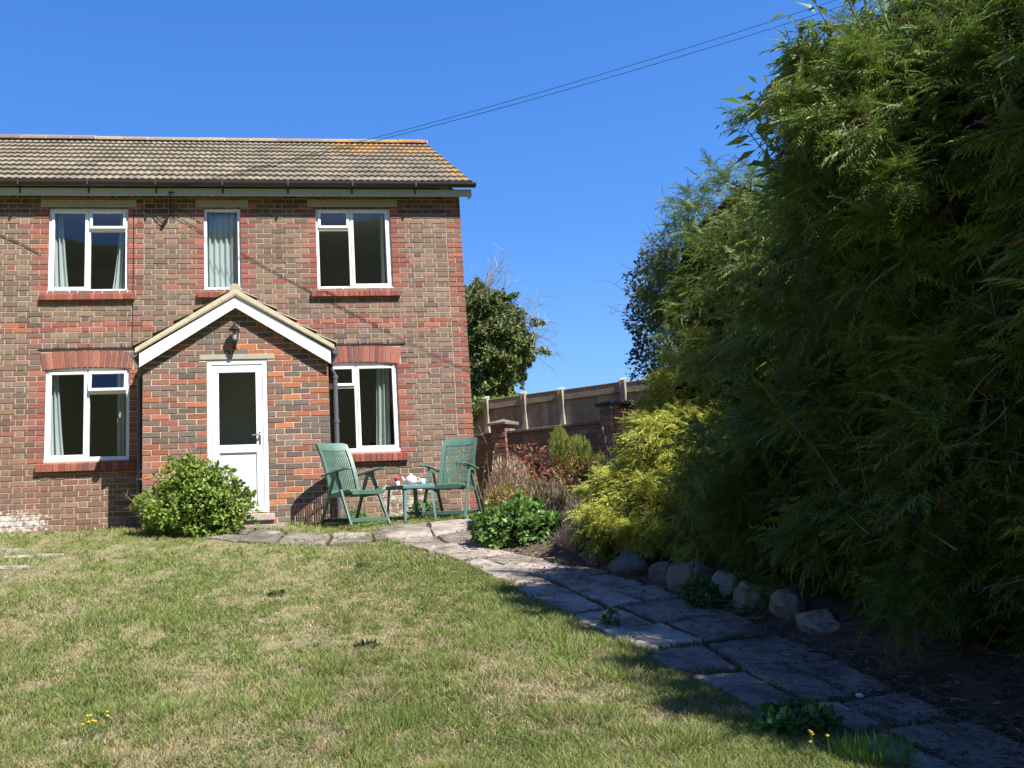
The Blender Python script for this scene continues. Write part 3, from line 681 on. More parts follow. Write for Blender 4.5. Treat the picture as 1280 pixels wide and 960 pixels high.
for sx,xx,pipx in (('l',px0-.10,-1.60),('r',px1+.095,1.085)):
    b=MB(); gutter(b,(xx,PY-.11,Z(2.065)),(xx,-.01,Z(2.055)),.052); g=b.build('porch_gutter',PIPE,house)
    b=MB(); b.tube([(xx,-.14,Z(2.02)),(xx,-.14,Z(1.96)),(pipx,-.10,Z(1.86)),(pipx,-.10,-.12)],.034,12); 
    for zz in (Z(1.82),Z(1.2),Z(.35)): b.tube([(pipx,-.10,zz),(pipx,-.10,zz+.05)],.040,12); b.box(pipx-.05,pipx+.05,-.07,-.005,zz+.01,zz+.04)
    b.build('downpipe',PIPE,house,smooth=False)
# lantern
b=MB(); lx,lz=-.285,Z(2.13); ly=PY-.10
b.lathe([(.012,0),(.03,.015),(.042,.06),(.042,.075)],(lx,ly,lz),6); b.lathe([(.078,.215),(.08,.225),(.055,.25),(.03,.275),(.012,.29),(.016,.302),(.004,.315)],(lx,ly,lz),6)
for j in range(6):
    aa=2*math.pi*(j+.5)/6; b.tube([(lx+.044*math.cos(aa),ly+.044*math.sin(aa),lz+.07),(lx+.072*math.cos(aa),ly+.072*math.sin(aa),lz+.222)],.004,4)
b.box(lx-.022,lx+.022,PY-.012,PY-.002,lz-.01,lz+.10); b.beam((lx,PY-.01,lz+.03),(lx,ly,lz+.03),.018,.02)
lan=b.build('wall_lantern',BLACK,house)
LG=mat('frosted bulb',(.6,.62,.65),.2,namt=0); b=MB(); b.lathe([(.012,.08),(.02,.10),(.026,.14),(.018,.18),(.004,.19)],(lx,ly,lz),12); b.build('bulb',LG,lan,smooth=True)
b=MB(); b.lathe([(.040,.072),(.070,.22)],(lx,ly,lz),6); b.build('lantern_glass',GLASS,lan)
# cables on the wall; some thin tubes trace cable shadows
b=MB(); b.tube([(-1.70,-.012,Z(4.34)),(-1.70,-.012,Z(3.4)),(-1.715,-.012,Z(2.4)),(-1.66,-.02,Z(2.2))],.0045,5); b.build('wall_cable_and_shadow',CAB,house)
b=MB(); b.box(-1.20,-1.13,-.19,-.166,Z(4.50),Z(4.54)); b.tube([(-1.18,-.19,Z(4.52)),(-1.185,-.05,Z(4.38)),(-1.20,-.03,Z(4.28)),(-1.27,-.03,Z(4.15))],.009,6); b.tube([(-1.23,-.03,Z(4.21)),(-1.30,-.03,Z(4.09))],.022,8); b.tube([(-1.60,-.012,Z(4.36)),(-1.44,-.02,Z(4.27)),(-1.33,-.03,Z(4.15)),(-1.30,-.03,Z(4.12))],.006,5); b.tube([(-1.16,-.02,Z(4.36)),(-.95,-.012,Z(4.28)),(-.76,-.012,Z(4.14))],.004,5); b.build('cable_bracket',CAB,house)  # last thin tube follows the overhead cable's shadow on the brick
b=MB(); b.tube([(-3.55,-.012,Z(3.98)),(-3.2,-.014,Z(3.82)),(-2.96,-.012,Z(3.68))],.005,5); b.build('wall_cable_and_shadow',CAB,house)  # thin dark tube laid in for a diagonal cable shadow
b=MB(); b.tube([(-2.18,-.04,-.12),(-2.18,-.04,.10)],.018,8); b.build('waste_pipe',STONE,house)
for k,(dx,dz) in enumerate(((0,0),(.25,-.10))):
    b=MB(); p0=np.array(h2w(-1.16+dx*.3,-.2,HZ+Z(4.60))); p1=p0+np.array([2.78,-.66,1.30/2.77*1.0])*5+np.array([0,0,dz*1.2+.22])
    pts=[p0+(p1-p0)*t-np.array([0,0,.55*4*t*(1-t)*.6]) for t in np.linspace(0,1,40)]
    b.tube([p-pts[0] for p in pts],.0038,5); o=b.build('overhead_cable',CAB,None,loc=pts[0])
    tag(o,('upper' if k==0 else 'lower')+' of the two black cables crossing the sky to the house eaves','cable','overhead cables')
# ------------------------------------------------------------------ garden wall and fence
def wallpt(a,bq): return np.array(a,float),np.array(bq,float)
A,Bp=wallpt((1.57,13.70),(3.36,11.88)); d=(Bp-A); Lw=np.linalg.norm(d); ang=math.atan2(d[1],d[0])
gw=empty('garden_wall',(A[0],A[1],1.12),ang,'low dark red brick garden wall with coping and two capped pillars beyond the house corner','wall')
DP=[(.32,.16,.11),(.35,.17,.12),(.26,.16,.12),(.28,.20,.16),(.20,.14,.11)]
DW=mat('old garden brick',attr=True,rough=.95,nscale=30,namt=.35,bump=.6,bscale=60,spec=.15); blotch(DW,(.13,.12,.10),2.5,.5,.75,seed=3,amt=.6)
b=MB(); brickwall(b,(0,Lw),-.2,1.2,[],lambda x,z,w:rc(*DP) if z>.75 else rc((.20,.155,.125),(.17,.135,.11),(.22,.17,.13)),'str',gauge=.075); b.box(0,Lw,.006,.22,-.4,1.2,(.20,.165,.14)); b.build('wall_face',DW,gw)
b=MB(); n=9
for k in range(n):
    a,c=Lw*k/n+.004,Lw*(k+1)/n-.004; b.prism([(a,1.202),(c,1.202),(c,1.245),(a,1.245)],-.03,.25,(.16,.14,.12) )
b.build('coping',DW,gw,bevel=.006,seg=1)
def pillar(x,wd,zt,colcap,py=-.06):
    b=MB(); brickwall(b,(x-wd/2,x+wd/2),-.2,zt,[],lambda x,z,w:rc(*DP),'str',gauge=.075,mapf=lambda X,Y,Zz:(X,Y+py,Zz)); brickwall(b,(py,py+wd),-.2,zt,[],lambda x,z,w:rc((.2,.08,.05),*DP),'str',gauge=.075,mapf=lambda X,Y,Zz:(x+wd/2-Y,X,Zz)); brickwall(b,(py,py+wd),-.2,zt,[],lambda x,z,w:rc((.2,.08,.05),*DP),'str',gauge=.075,mapf=lambda X,Y,Zz:(x-wd/2+Y,X,Zz))
    b.box(x-wd/2+.008,x+wd/2-.008,py+.008,py+wd,-.3,zt-.002,(.2,.165,.14)); p=b.build('pillar',DW,gw)
    b=MB(); e=.045; x0,x1,y0,y1=x-wd/2-e,x+wd/2+e,py-e,py+wd+e
    vs=[(x0,y0,zt),(x1,y0,zt),(x1,y1,zt),(x0,y1,zt),(x0,y0,zt+.04),(x1,y0,zt+.04),(x1,y1,zt+.04),(x0,y1,zt+.04),(x,(y0+y1)/2,zt+.10)]
    b.mesh(vs,[(3,2,1,0),(0,1,5,4),(1,2,6,5),(2,3,7,6),(3,0,4,7),(4,5,8),(5,6,8),(6,7,8),(7,4,8)],colcap); b.build('pillar_cap',DW,p,bevel=.004,seg=1)
pillar(.62,.26,1.34,(.20,.16,.13)); pillar(Lw-.03,.34,1.43,(.055,.05,.055))
A=np.array((.75,16.45)); Bp=np.array((7.0,10.3)); d=Bp-A; Lf=np.linalg.norm(d); ang=math.atan2(d[1],d[0]); d/=Lf
fe=empty('timber_fence',(A[0],A[1],1.2),ang,'weathered grey closeboard timber fence with posts whose sunlit edge is an added pale wedge, behind the garden wall','fence')
proj=lambda x,y:(np.array((x,y))-A)@d
posts=[proj(2.06,15.1)-1.0,proj(2.06,15.1),proj(2.65,14.6),proj(3.17,14.1),proj(3.92,13.3),proj(3.92,13.3)+1.1,proj(3.92,13.3)+2.2,proj(3.92,13.3)+3.3]
FT=1.84
WC=[(.40,.34,.26),(.36,.31,.24),(.43,.37,.28),(.33,.285,.22)]
for i,p in enumerate(posts):
    b=MB(); x=p; h=FT+.07+random.uniform(-.02,.03)
    b.mesh([(x-.045,-.060,-.3),(x+.045,-.060,-.3),(x+.045,.02,-.3),(x-.045,.02,-.3),(x-.045,-.060,h-.02),(x+.045,-.060,h-.02),(x+.045,.02,h+.02),(x-.045,.02,h+.02)],[(3,2,1,0),(0,1,5,4),(1,2,6,5),(2,3,7,6),(3,0,4,7),(4,5,6,7)],(.42,.36,.28)); 
    b.mesh([(x+.046,-.085,h-.01),(x+.085,-.06,h-.01),(x+.046,-.06,h-.01),(x+.055,-.07,h-.50)],[(0,2,1),(0,1,3),(1,2,3),(2,0,3)],(.5,.44,.35))  # pale wedge added to imitate a sunlit sliver of the post side
    b.build('post',WOOD,fe,bevel=.003,seg=1)
for i in range(len(posts)-1):
    a,c=posts[i]+.047,posts[i+1]-.047; b=MB(); x=a; tz=random.uniform(-.015,.02)
    while x<c-.01:
        w_=min(random.uniform(.085,.105),c-x); h=FT-.02+tz+random.uniform(-.006,.006); col=rc(*WC)
        b.mesh([(x,-.008,-.25),(x+w_+.01,.004,-.25),(x+w_+.01,.018,-.25),(x,.006,-.25),(x,-.008,h),(x+w_+.01,.004,h),(x+w_+.01,.018,h),(x,.006,h)],[(3,2,1,0),(0,1,5,4),(1,2,6,5),(2,3,7,6),(3,0,4,7),(4,5,6,7)],col); x+=w_
    b.build('panel',WOOD,fe)
    b=MB(); b.box(a,c,-.045,-.012,FT-.15+tz,FT-.01+tz,rc((.36,.30,.22))); b.box(a,c,-.05,.03,FT-.008+tz,FT+.012+tz,rc((.33,.28,.21))); b.build('rail',WOOD,fe,bevel=.003,seg=1)
# ------------------------------------------------------------------ garden chairs
def chair(loc,face,label,rec=20):
    """front of the chair points to -y locally; face = world direction of the front"""
    rz=math.atan2(face[1],face[0])+math.pi/2
    t=empty('garden_chair',loc,rz,label,'chair','green plastic reclining garden chairs')
    W=.27
    for s in (-1,1):
        x=s*W
        b=MB(); ap=(x,.02,.60)
        b.mesh(*taper((x,-.03,.585),(x*1.06,-.31,0.0),.044,.034,.030))
        b.build('leg',RES,t,bevel=.006)
        b=MB(); b.mesh(*taper((x*.93,.05,.585),(x*.98,.34,0.0),.044,.034,.030)); b.build('leg',RES,t,bevel=.006)
        b=MB(); pts=[(-.30,.655),(-.22,.668),(-.05,.650),(.15,.622),(.28,.602)]
        vs=[]; n=len(pts)
        for i,(y,z) in enumerate(pts):
            w=(.024,.032,.030,.026,.020)[i]
            vs+=[(x-w,y,z-.012),(x+w,y,z-.012),(x+w*.8,y,z+.012),(x-w*.8,y,z+.012)]
        fs=[(0,1,2,3),(4*n-1,4*n-2,4*n-3,4*n-4)]
        for i in range(n-1):
            for j in range(4): fs.append((4*i+j,4*i+4+j,4*i+4+(j+1)%4,4*i+(j+1)%4))
        b.mesh(vs,fs); b.box(x-.018,x+.018,-.05,.09,.575,.638); b.build('armrest',RES,t,bevel=.005)
        b=MB(); b.beam((x*.93,-.14,.375),(x*.93,.20,.345),.022,.04); b.build('seat_bracket',RES,t,bevel=.004)
    # floor stretchers
    b=MB(); b.beam((-W*1.04,-.285,.065),(W*1.04,-.285,.065),.022,.045); b.build('stretcher',RES,t,bevel=.004)
    b=MB(); b.beam((-W*.98,.315,.065),(W*.98,.315,.065),.022,.045); b.build('stretcher',RES,t,bevel=.004)
    # seat: curved slats in a rim
    b=MB(); sw=.235
    sp_=[(-.27,.385),(-.255,.405),(-.15,.400),(0,.378),(.12,.365),(.19,.372)]
    def seatz(y): return float(np.interp(y,[p[0] for p in sp_],[p[1] for p in sp_]))
    for xx in (-sw,sw): 
        for i in range(len(sp_)-1): b.beam((xx,sp_[i][0],sp_[i][1]),(xx,sp_[i+1][0],sp_[i+1][1]),.035,.034)
    b.beam((-sw,-.272,.385),(sw,-.272,.385),.03,.05); b.beam((-sw,.19,.37),(sw,.19,.37),.03,.03)
    for k in range(11):
        y=-.235+k*.039; b.box(-sw+.01,sw-.01,y-.0145,y+.0145,seatz(y)-.010,seatz(y)+.008)
    for xx in (-.09,.09): b.beam((xx,-.25,.375),(xx,.18,.352),.02,.02)
    b.build('seat',RES,t,bevel=.003,seg=1)
    # backrest
    bw=.235; B0=np.array((0,.17,.38)); ang=R(rec); ub=np.array((0,math.sin(ang),math.cos(ang))); nb=np.array((0,-math.cos(ang),math.sin(ang))); Hb=.70
    def bp(x,s,o=0): 
        curve=-.02*math.sin(s/Hb*math.pi)*1.2+.03*(s/Hb)**3
        return B0+np.array((x,0,0))+ub*s-nb*(curve)-nb*(.035*(1-(x/bw)**2))+nb*o
    b=MB(); NS=12
    def stripv(x0,x1,s0,s1,th=.016):
        vs=[]; fs=[]; n=NS
        for i in range(n+1):
            s=s0+(s1-s0)*i/n; vs+=[bp(x0,s,th/2),bp(x1,s,th/2),bp(x1,s,-th/2),bp(x0,s,-th/2)]
        fs=[(0,3,2,1),(4*n,4*n+1,4*n+2,4*n+3)]
        for i in range(n):
            for j in range(4): fs.append((4*i+j,4*i+(j+1)%4,4*i+4+(j+1)%4,4*i+4+j))
        b.mesh(vs,fs)
    stripv(-bw,-bw+.045,0,Hb-.03,.030); stripv(bw-.045,bw,0,Hb-.03,.030)
    def strips(s0,s1,th):
        m=14
        for i in range(m):
            x0=-bw+2*bw*i/m; x1=-bw+2*bw*(i+1)/m; 
            e=lambda x: (s1-.035*(abs(x)/bw)**6 if s1>Hb-.01 else s1)
            vs=[bp(x0,s0,th/2),bp(x1,s0,th/2),bp(x1,e(x1),th/2),bp(x0,e(x0),th/2),bp(x0,s0,-th/2),bp(x1,s0,-th/2),bp(x1,e(x1),-th/2),bp(x0,e(x0),-th/2)]
            b.mesh(vs,[(0,1,2,3),(7,6,5,4),(0,4,5,1),(2,6,7,3),(1,5,6,2),(3,7,4,0)])
    strips(Hb-.115,Hb,.022); strips(0,.06,.022); strips(.335,.345,.012)
    k=0; x=-bw+.055
    while x<bw-.055: 
        stripv(x,x+.0135,.05,Hb-.10,.010); x+=.0245
    for s in (.20,.47): strips(s,s+.006,.007)
    b.build('backrest',RES,t)
    return t
def taper(p,q,w0,w1,th):
    p=np.array(p,float);q=np.array(q,float); d=q-p; d/=np.linalg.norm(d); X=np.array((1,0,0)); Yv=np.cross(d,X); Yv/=np.linalg.norm(Yv)
    vs=[]
    for c,w in ((p,w0),(q,w1)):
        for a,e in ((-1,-1),(1,-1),(1,1),(-1,1)): vs.append(c+X*a*th/2+Yv*e*w/2)
    return vs,[(0,1,2,3),(7,6,5,4),(0,4,5,1),(1,5,6,2),(2,6,7,3),(3,7,4,0)]
cl=(-.19,10.72); chair((*cl,gzf(*cl)-.01),(.62,-.78),'green plastic recliner chair at left of the small table, facing right beside the porch')
cr_=(1.03,11.22); chair((*cr_,gzf(*cr_)-.01),(-.46,-.89),'green plastic recliner chair at right of the small table, turned towards the lawn')
# side table
tx,ty=.50,10.98; tz=gzf(tx,ty)-.01; tb=empty('garden_table',(tx,ty,tz),R(28),'small square blue-green plastic table between the two green garden chairs','table')
b=MB(); hw=.215; b.box(-hw,hw,-hw,hw,.415,.432); b.box(-hw-.008,hw+.008,-hw-.008,-hw+.012,.385,.428); b.box(-hw-.008,hw+.008,hw-.012,hw+.008,.385,.428); b.box(-hw-.008,-hw+.012,-hw+.012,hw-.012,.385,.428); b.box(hw-.012,hw+.008,-hw+.012,hw-.012,.385,.428)
b.build('tabletop',RES2,tb,bevel=.006)
for sx in (-1,1):
    for sy in (-1,1):
        b=MB(); p=[]
        for z,o,w in ((0,.025,.030),(.385,0,.045)):
            x=sx*(hw-.012+o); y=sy*(hw-.012+o); p+=[(x,y,z),(x-sx*w,y,z),(x-sx*w*.35,y-sy*w*.35,z),(x,y-sy*w,z)]
        b.mesh(p,[(0,1,2,3),(7,6,5,4),(0,4,5,1),(1,5,6,2),(2,6,7,3),(3,7,4,0)]); b.build('leg',RES2,tb,bevel=.003,seg=1)
TZ=tz+.432
# teapot
q=empty('teapot',(tx+.02,ty-.02,TZ),R(170),'round cream white teapot on the small table','teapot')
b=MB(); b.lathe([(.035,0),(.045,.003),(.068,.03),(.076,.06),(.068,.09),(.045,.108),(.03,.112)],k=20); b.tube([(.06,0,.045),(.085,0,.06),(.10,0,.085),(.115,0,.105)],[.018,.014,.011,.009],8); b.tube([(-.062,0,.085),(-.095,0,.09),(-.108,0,.06),(-.09,0,.035),(-.066,0,.035)],.007,6); b.build('pot',CER,q,smooth=True)
b=MB(); b.lathe([(.040,.108),(.034,.118),(.015,.124),(.008,.128),(.012,.138),(.004,.145)],k=16); b.build('lid',CER,q,smooth=True)
q=empty('mug',(tx+.155,ty-.10,TZ),0,'small pale blue mug at right of the teapot on the table','mug')
b=MB(); b.lathe([(.028,0),(.033,.004),(.035,.07),(.031,.07),(.028,.01)],k=16); b.tube([(.033,0,.055),(.052,0,.05),(.052,0,.025),(.033,0,.018)],.004,5); b.build('cup',BLU,q,smooth=True)
q=empty('milk_jar',(tx-.155,ty-.12,TZ),0,'small white jar with red lid at left of the teapot on the table','jar')
b=MB(); b.lathe([(.026,0),(.028,.004),(.028,.055),(.024,.062)],k=16); b.build('jar',CER,q,smooth=True)
b=MB(); b.lathe([(.034,.062),(.036,.066),(.036,.092),(.032,.096)],k=16); b.build('lid',RED,q,smooth=True)
# ------------------------------------------------------------------ vegetation
def basis(D,U):
    D=D/np.linalg.norm(D,axis=1,keepdims=True); X=np.cross(D,U); X/=np.linalg.norm(X,axis=1,keepdims=True)+1e-9; Nn=np.cross(X,D); return X,D,Nn
def scatter(P,D,U,S,tv,tf,C):
    X,Y,Nn=basis(D,U); n=len(P); k=len(tv); tv=np.array(tv,float)
    V=P[:,None,:]+S[:,None,None]*(X[:,None,:]*tv[None,:,0:1]+Y[:,None,:]*tv[None,:,1:2]+Nn[:,None,:]*tv[None,:,2:3])
    Fx=(np.array(tf)[None]+ (np.arange(n)*k)[:,None,None]).reshape(-1,3)
    Cc=np.repeat(C,k,axis=0)
    return V.reshape(-1,3),Fx,Cc
def t_leaf(wd=.35,cup=.08,drop=.1):
    v=[(0,0,0),(-wd/2,.45,cup),(wd/2,.45,cup),(0,1,-drop),(0,.45,0)]
    return v,[(0,4,1),(0,2,4),(1,4,3),(4,2,3)]
def t_spray(m=7,wd=.46,droop=.35,th=.075,seed=0,lim=.24):
    q=random.Random(seed); v=[];f=[]
    def tri(a,b,c):
        i=len(v); v.extend([a,b,c]); f.append((i,i+1,i+2))
    def z(y,x=0): return -droop*y*y-.15*abs(x)
    bend=q.uniform(-.12,.12); bx=lambda y: bend*y*y
    tri((-.014,0,0),(.014,0,0),(bx(1),1.0,z(1)))
    for i in range(m):
        y=.10+.80*i/(m-1)
        for s in (-1,1):
            yy=y+q.uniform(-.04,.04); l=wd*(1-.62*yy)*q.uniform(.55,1.15); an=q.uniform(.62,.95)
            tx,ty=bx(yy)+s*l*math.sin(an),yy+l*math.cos(an); zt=z(ty,tx)+q.uniform(-.05,.03)
            tri((bx(yy),yy-th*.5,z(yy)),(bx(yy),yy+th*.5,z(yy)),(tx,ty,zt))
            if l>lim:
                for k,sg in ((.45,1),(.62,-1)):
                    mx_,my=bx(yy)+(tx-bx(yy))*k,yy+(ty-yy)*k; zz=z(yy)+(zt-z(yy))*k; l2=l*.38
                    a2=an-sg*.75; tri((mx_-s*.012,my-th*.2,zz),(mx_+s*.012,my+th*.3,zz),(mx_+s*l2*math.sin(a2),my+l2*math.cos(a2),zz-.02))
    return v,f
SPR=[t_spray(m=m_,seed=i,droop=d,wd=w_,th=.048,lim=lm) for i,(d,w_,m_,lm) in enumerate(((.3,.34,11,9),(.5,.30,10,9),(.2,.42,9,.2),(.4,.26,12,9),(.6,.38,9,.22)))]; LF=t_leaf(); LFR=t_leaf(.6,.05,.05); LFL=t_leaf(.30,.04,.2)
SPRF=[t_spray(m=5,seed=i+9,droop=d,wd=.5,th=.10) for i,d in enumerate((.3,.6,.9))]
def crown_points(blobs,n,r,amp=.22,fr=1.4,seed=0,inner=.25,viewbias=.75,zmin=None):
    B=np.array(blobs,float); area=(B[:,3]*B[:,4]+B[:,3]*B[:,5]+B[:,4]*B[:,5]); out=[];Nn=[]
    got=0
    while got<n:
        m=int(n*1.5); k=r.choice(len(B),m,p=area/area.sum()); d=r.normal(size=(m,3)); d/=np.linalg.norm(d,axis=1,keepdims=True)
        # more on the side seen from the garden
        tow=np.array([0,0,1.3])-B[k,:3]; tow/=np.linalg.norm(tow,axis=1,keepdims=True)
        side=(d*tow).sum(1); keep=(side>-.25)|(r.random(m)>viewbias)
        k,d=k[keep],d[keep]; c=B[k,:3]; rad=B[k,3:6]
        q=c+d*rad; nz=fbm(q[:,0]*fr,q[:,1]*fr,q[:,2]*fr,s=seed,o=3); nz2=fbm(q[:,0]*fr*4,q[:,1]*fr*4,q[:,2]*fr*4,s=seed+5,o=2)
        s=1+amp*(nz-.5)*2+amp*.45*(nz2-.5)*2-inner*r.random(len(d))**2
        p=c+d*rad*s[:,None]; ok=np.ones(len(p),bool)
        for j in range(len(B)):
            e=((p-B[j,:3])/B[j,3:6]); ok&=~(((e**2).sum(1)<.62)&(k!=j))
        if zmin is not None: ok&=p[:,2]>zmin(p)
        p=p[ok]; nn=(d/rad)[ok]; nn/=np.linalg.norm(nn,axis=1,keepdims=True); out.append(p);Nn.append(nn); got+=len(p)
    return np.concatenate(out)[:n],np.concatenate(Nn)[:n]
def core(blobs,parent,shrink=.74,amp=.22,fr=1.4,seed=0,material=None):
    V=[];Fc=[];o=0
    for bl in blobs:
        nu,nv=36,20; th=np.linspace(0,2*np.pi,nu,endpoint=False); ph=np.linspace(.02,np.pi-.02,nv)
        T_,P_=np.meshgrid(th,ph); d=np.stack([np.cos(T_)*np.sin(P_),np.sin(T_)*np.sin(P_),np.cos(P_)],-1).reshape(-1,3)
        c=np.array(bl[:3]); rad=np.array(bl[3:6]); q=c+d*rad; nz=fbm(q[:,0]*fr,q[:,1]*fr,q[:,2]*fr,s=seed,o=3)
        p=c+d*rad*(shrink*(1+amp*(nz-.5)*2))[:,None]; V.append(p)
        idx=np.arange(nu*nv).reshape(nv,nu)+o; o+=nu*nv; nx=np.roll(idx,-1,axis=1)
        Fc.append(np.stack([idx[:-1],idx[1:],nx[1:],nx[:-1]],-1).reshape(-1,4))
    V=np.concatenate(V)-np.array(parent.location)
    return npmesh('inner_core',V,np.concatenate(Fc),np.ones((len(V),3))*.03,material or CORE,parent,smooth=True)
def colours(n,r,base,var=.35,alt=None,altp=0,P=None,seed=0):
    C=np.array(base)[None]*(1-var/2+var*r.random((n,1)))
    if P is not None: C=C*(.72+.56*fbm(P[:,0]*2.2,P[:,1]*2.2,P[:,2]*2.2,s=seed+40,o=2))[:,None]
    C[:,0]*=.85+.3*r.random(n)
    if alt is not None: k=r.random(n)<altp; C[k]=np.array(alt)*(.7+.6*r.random((k.sum(),1)))
    return C
def plant(name,loc,label,cat,blobs,n,size,tmpl,base,seed,mode='out',group=None,alt=None,altp=0,amp=.22,fr=1.4,inner=.25,corek=None,trunk=None,material=None,part='crown',var=.4,trunkcol=(.12,.09,.065),vb=.75,grounded=True,cshrink=.74,tips=None):
    r=np.random.default_rng(seed); t=empty(name,loc,0,label,cat,group); L0=np.array(loc)
    P,Nn=crown_points(blobs,n,r,amp,fr,seed,inner,vb,(lambda p: gz(p[:,0],p[:,1])+.002) if grounded else None)
    if tips:
        nt_,ln,frac=tips; m=int(n*frac); ids=r.choice(n,nt_); j=r.integers(0,nt_,m); tt=r.random(m)**.7
        dirs=Nn[ids]*.8+r.normal(size=(nt_,3))*.25+np.array([0,0,.25]); dirs/=np.linalg.norm(dirs,axis=1,keepdims=True); ll=ln*(.4+.8*r.random(nt_))
        P[:m]=P[ids[j]]+dirs[j]*(tt*ll[j])[:,None]-np.array([0,0,.35])*((tt**2)*ll[j])[:,None]+r.normal(size=(m,3))*(ln*.14)*(1.15-tt)[:,None]; Nn[:m]=dirs[j]
        if grounded: P[:,2]=np.maximum(P[:,2],gz(P[:,0],P[:,1])+.03)
    rnd=r.normal(size=(n,3)); upv=np.array([0,0,1.])
    if mode=='conifer':
        D=Nn*.8+rnd*.5+np.array([0,0,-.12]); U=upv*.7+Nn*.5+r.normal(size=(n,3))*.25
    elif mode=='weep':
        Nh=Nn.copy(); Nh[:,2]=np.maximum(Nh[:,2],-.15)*.5
        D=Nh*.95+rnd*.5+np.array([0,0,-.02]); U=upv*.8+Nh*.6+r.normal(size=(n,3))*.28
    elif mode=='up':
        D=Nn*.3+rnd*.25+upv*1.0; U=Nn+rnd*.5
    elif mode=='leaf':
        D=Nn*.5+rnd*.7+np.array([0,0,.1]); U=Nn*.6+upv*.5+r.normal(size=(n,3))*.5
    S=size*(.6+.8*r.random(n)); C=colours(n,r,base,var,alt,altp,P,seed)
    tl=tmpl if isinstance(tmpl,list) else [tmpl]; VV=[];FF=[];CC=[];o=0
    for i,tm in enumerate(tl):
        q=slice(i,None,len(tl)); V,Fx,Cc=scatter((P-L0)[q],D[q],U[q],S[q],tm[0],tm[1],C[q]); VV.append(V);FF.append(Fx+o);CC.append(Cc); o+=len(V)
    npmesh(part,np.concatenate(VV),np.concatenate(FF),np.concatenate(CC),material or NEEDLE,t)
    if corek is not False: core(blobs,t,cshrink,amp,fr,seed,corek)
    if trunk:
        b=MB()
        for pts,rad in trunk: b.tube([np.array(p)-L0 for p in pts],rad,8,trunkcol)
        b.build('trunk',BARK,t)
    return t,r
HC=(.145,.205,.038)
def twigs(t,blobs_pts,seed,n,ln=.5,col=(.17,.13,.10),name='bare_branch',rad=.006):
    r=np.random.default_rng(seed); b=MB(); L0=np.array(t.location)
    for k in range(n):
        if n<=100: b=MB()
        c,spread,dirv=blobs_pts[k%len(blobs_pts)]; p=np.array(c)+r.normal(size=3)*np.array(spread); d=np.array(dirv)+r.normal(size=3)*.35; d/=np.linalg.norm(d); pts=[p-L0]; l=ln*(.5+r.random())
        for i in range(5): d=d+r.normal(size=3)*.18; d/=np.linalg.norm(d); pts.append(pts[-1]+d*l/5)
        b.tube(pts,[rad,rad*.85,rad*.7,rad*.5,rad*.35,rad*.15],4,tuple(np.array(col)*r.uniform(.6,1.5)))
        for j in (2,3,4):
            d2=d+r.normal(size=3)*.7; d2/=np.linalg.norm(d2); b.tube([pts[j],pts[j]+d2*l*.2,pts[j]+d2*l*.35+r.normal(size=3)*.02],[rad*.5,rad*.35,rad*.15],3,tuple(np.array(col)*r.uniform(.6,1.5)))
        if n<=100: b.build(name,BARK,t)
    if n>100: tag(b.build(name,BARK,t),kind='stuff')
def cz(x,y): return gzf(x,y)+.1
con=[
 ((4.75,2.75),[(4.75,2.75,1.5,1.95,1.9,1.6),(4.8,2.8,2.9,1.9,1.8,1.5),(3.9,3.6,.95,1.05,1.1,.75)],25000,'tall dark green conifer filling the right edge of the photo, nearest the camera',.15),
 ((4.4,4.75),[(4.35,4.7,1.5,1.65,1.4,1.4),(4.32,4.75,2.9,1.72,1.35,1.4),(4.0,4.95,3.3,1.10,.85,1.05),(3.65,5.0,1.15,1.0,1.0,.7)],32000,'tall dark conifer between the nearest one and the pale boulders, bare twigs low down',.14),
 ((4.4,6.25),[(3.75,6.2,1.25,1.3,1.0,.85),(4.45,6.3,2.1,1.25,1.0,1.0)],14000,'shorter dark green conifer behind the pale boulders, between two tall ones',.13),
 ((4.7,7.7),[(4.65,7.7,1.5,1.0,.9,.9),(4.55,7.7,3.0,1.15,.85,1.25)],10000,'dark green conifer showing over the shorter one, its left edge sunlit',.13),
 ((4.6,9.5),[(4.5,9.4,1.8,1.05,1.0,.9),(4.55,9.6,3.0,1.2,1.0,1.2),(4.4,9.6,3.85,1.0,.85,.9)],14000,'dark green conifer farthest back, behind the golden one, next to the dark small-leaved shrub',.12),
]
ct=[]
for i,(xy,bl,n,lab,sz) in enumerate(con):
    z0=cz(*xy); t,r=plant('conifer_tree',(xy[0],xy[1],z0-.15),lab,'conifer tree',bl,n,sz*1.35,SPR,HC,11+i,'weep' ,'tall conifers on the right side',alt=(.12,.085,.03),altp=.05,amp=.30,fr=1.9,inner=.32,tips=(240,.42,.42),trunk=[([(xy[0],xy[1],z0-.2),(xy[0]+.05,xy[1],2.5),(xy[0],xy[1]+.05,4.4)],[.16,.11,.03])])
    ct.append(t)
twigs(ct[1],[((2.75,4.6,1.05),(.15,.4,.15),(-.3,.5,.35)),((3.0,5.4,1.15),(.2,.3,.15),(-.5,.2,.3))],5,15,.6,rad=.005)
twigs(ct[0],[((2.95,3.8,1.75),(.12,.3,.12),(-.4,.3,-.3)),((3.0,3.6,.9),(.1,.3,.2),(-.4,.4,.2))],6,14,.45,rad=.004)
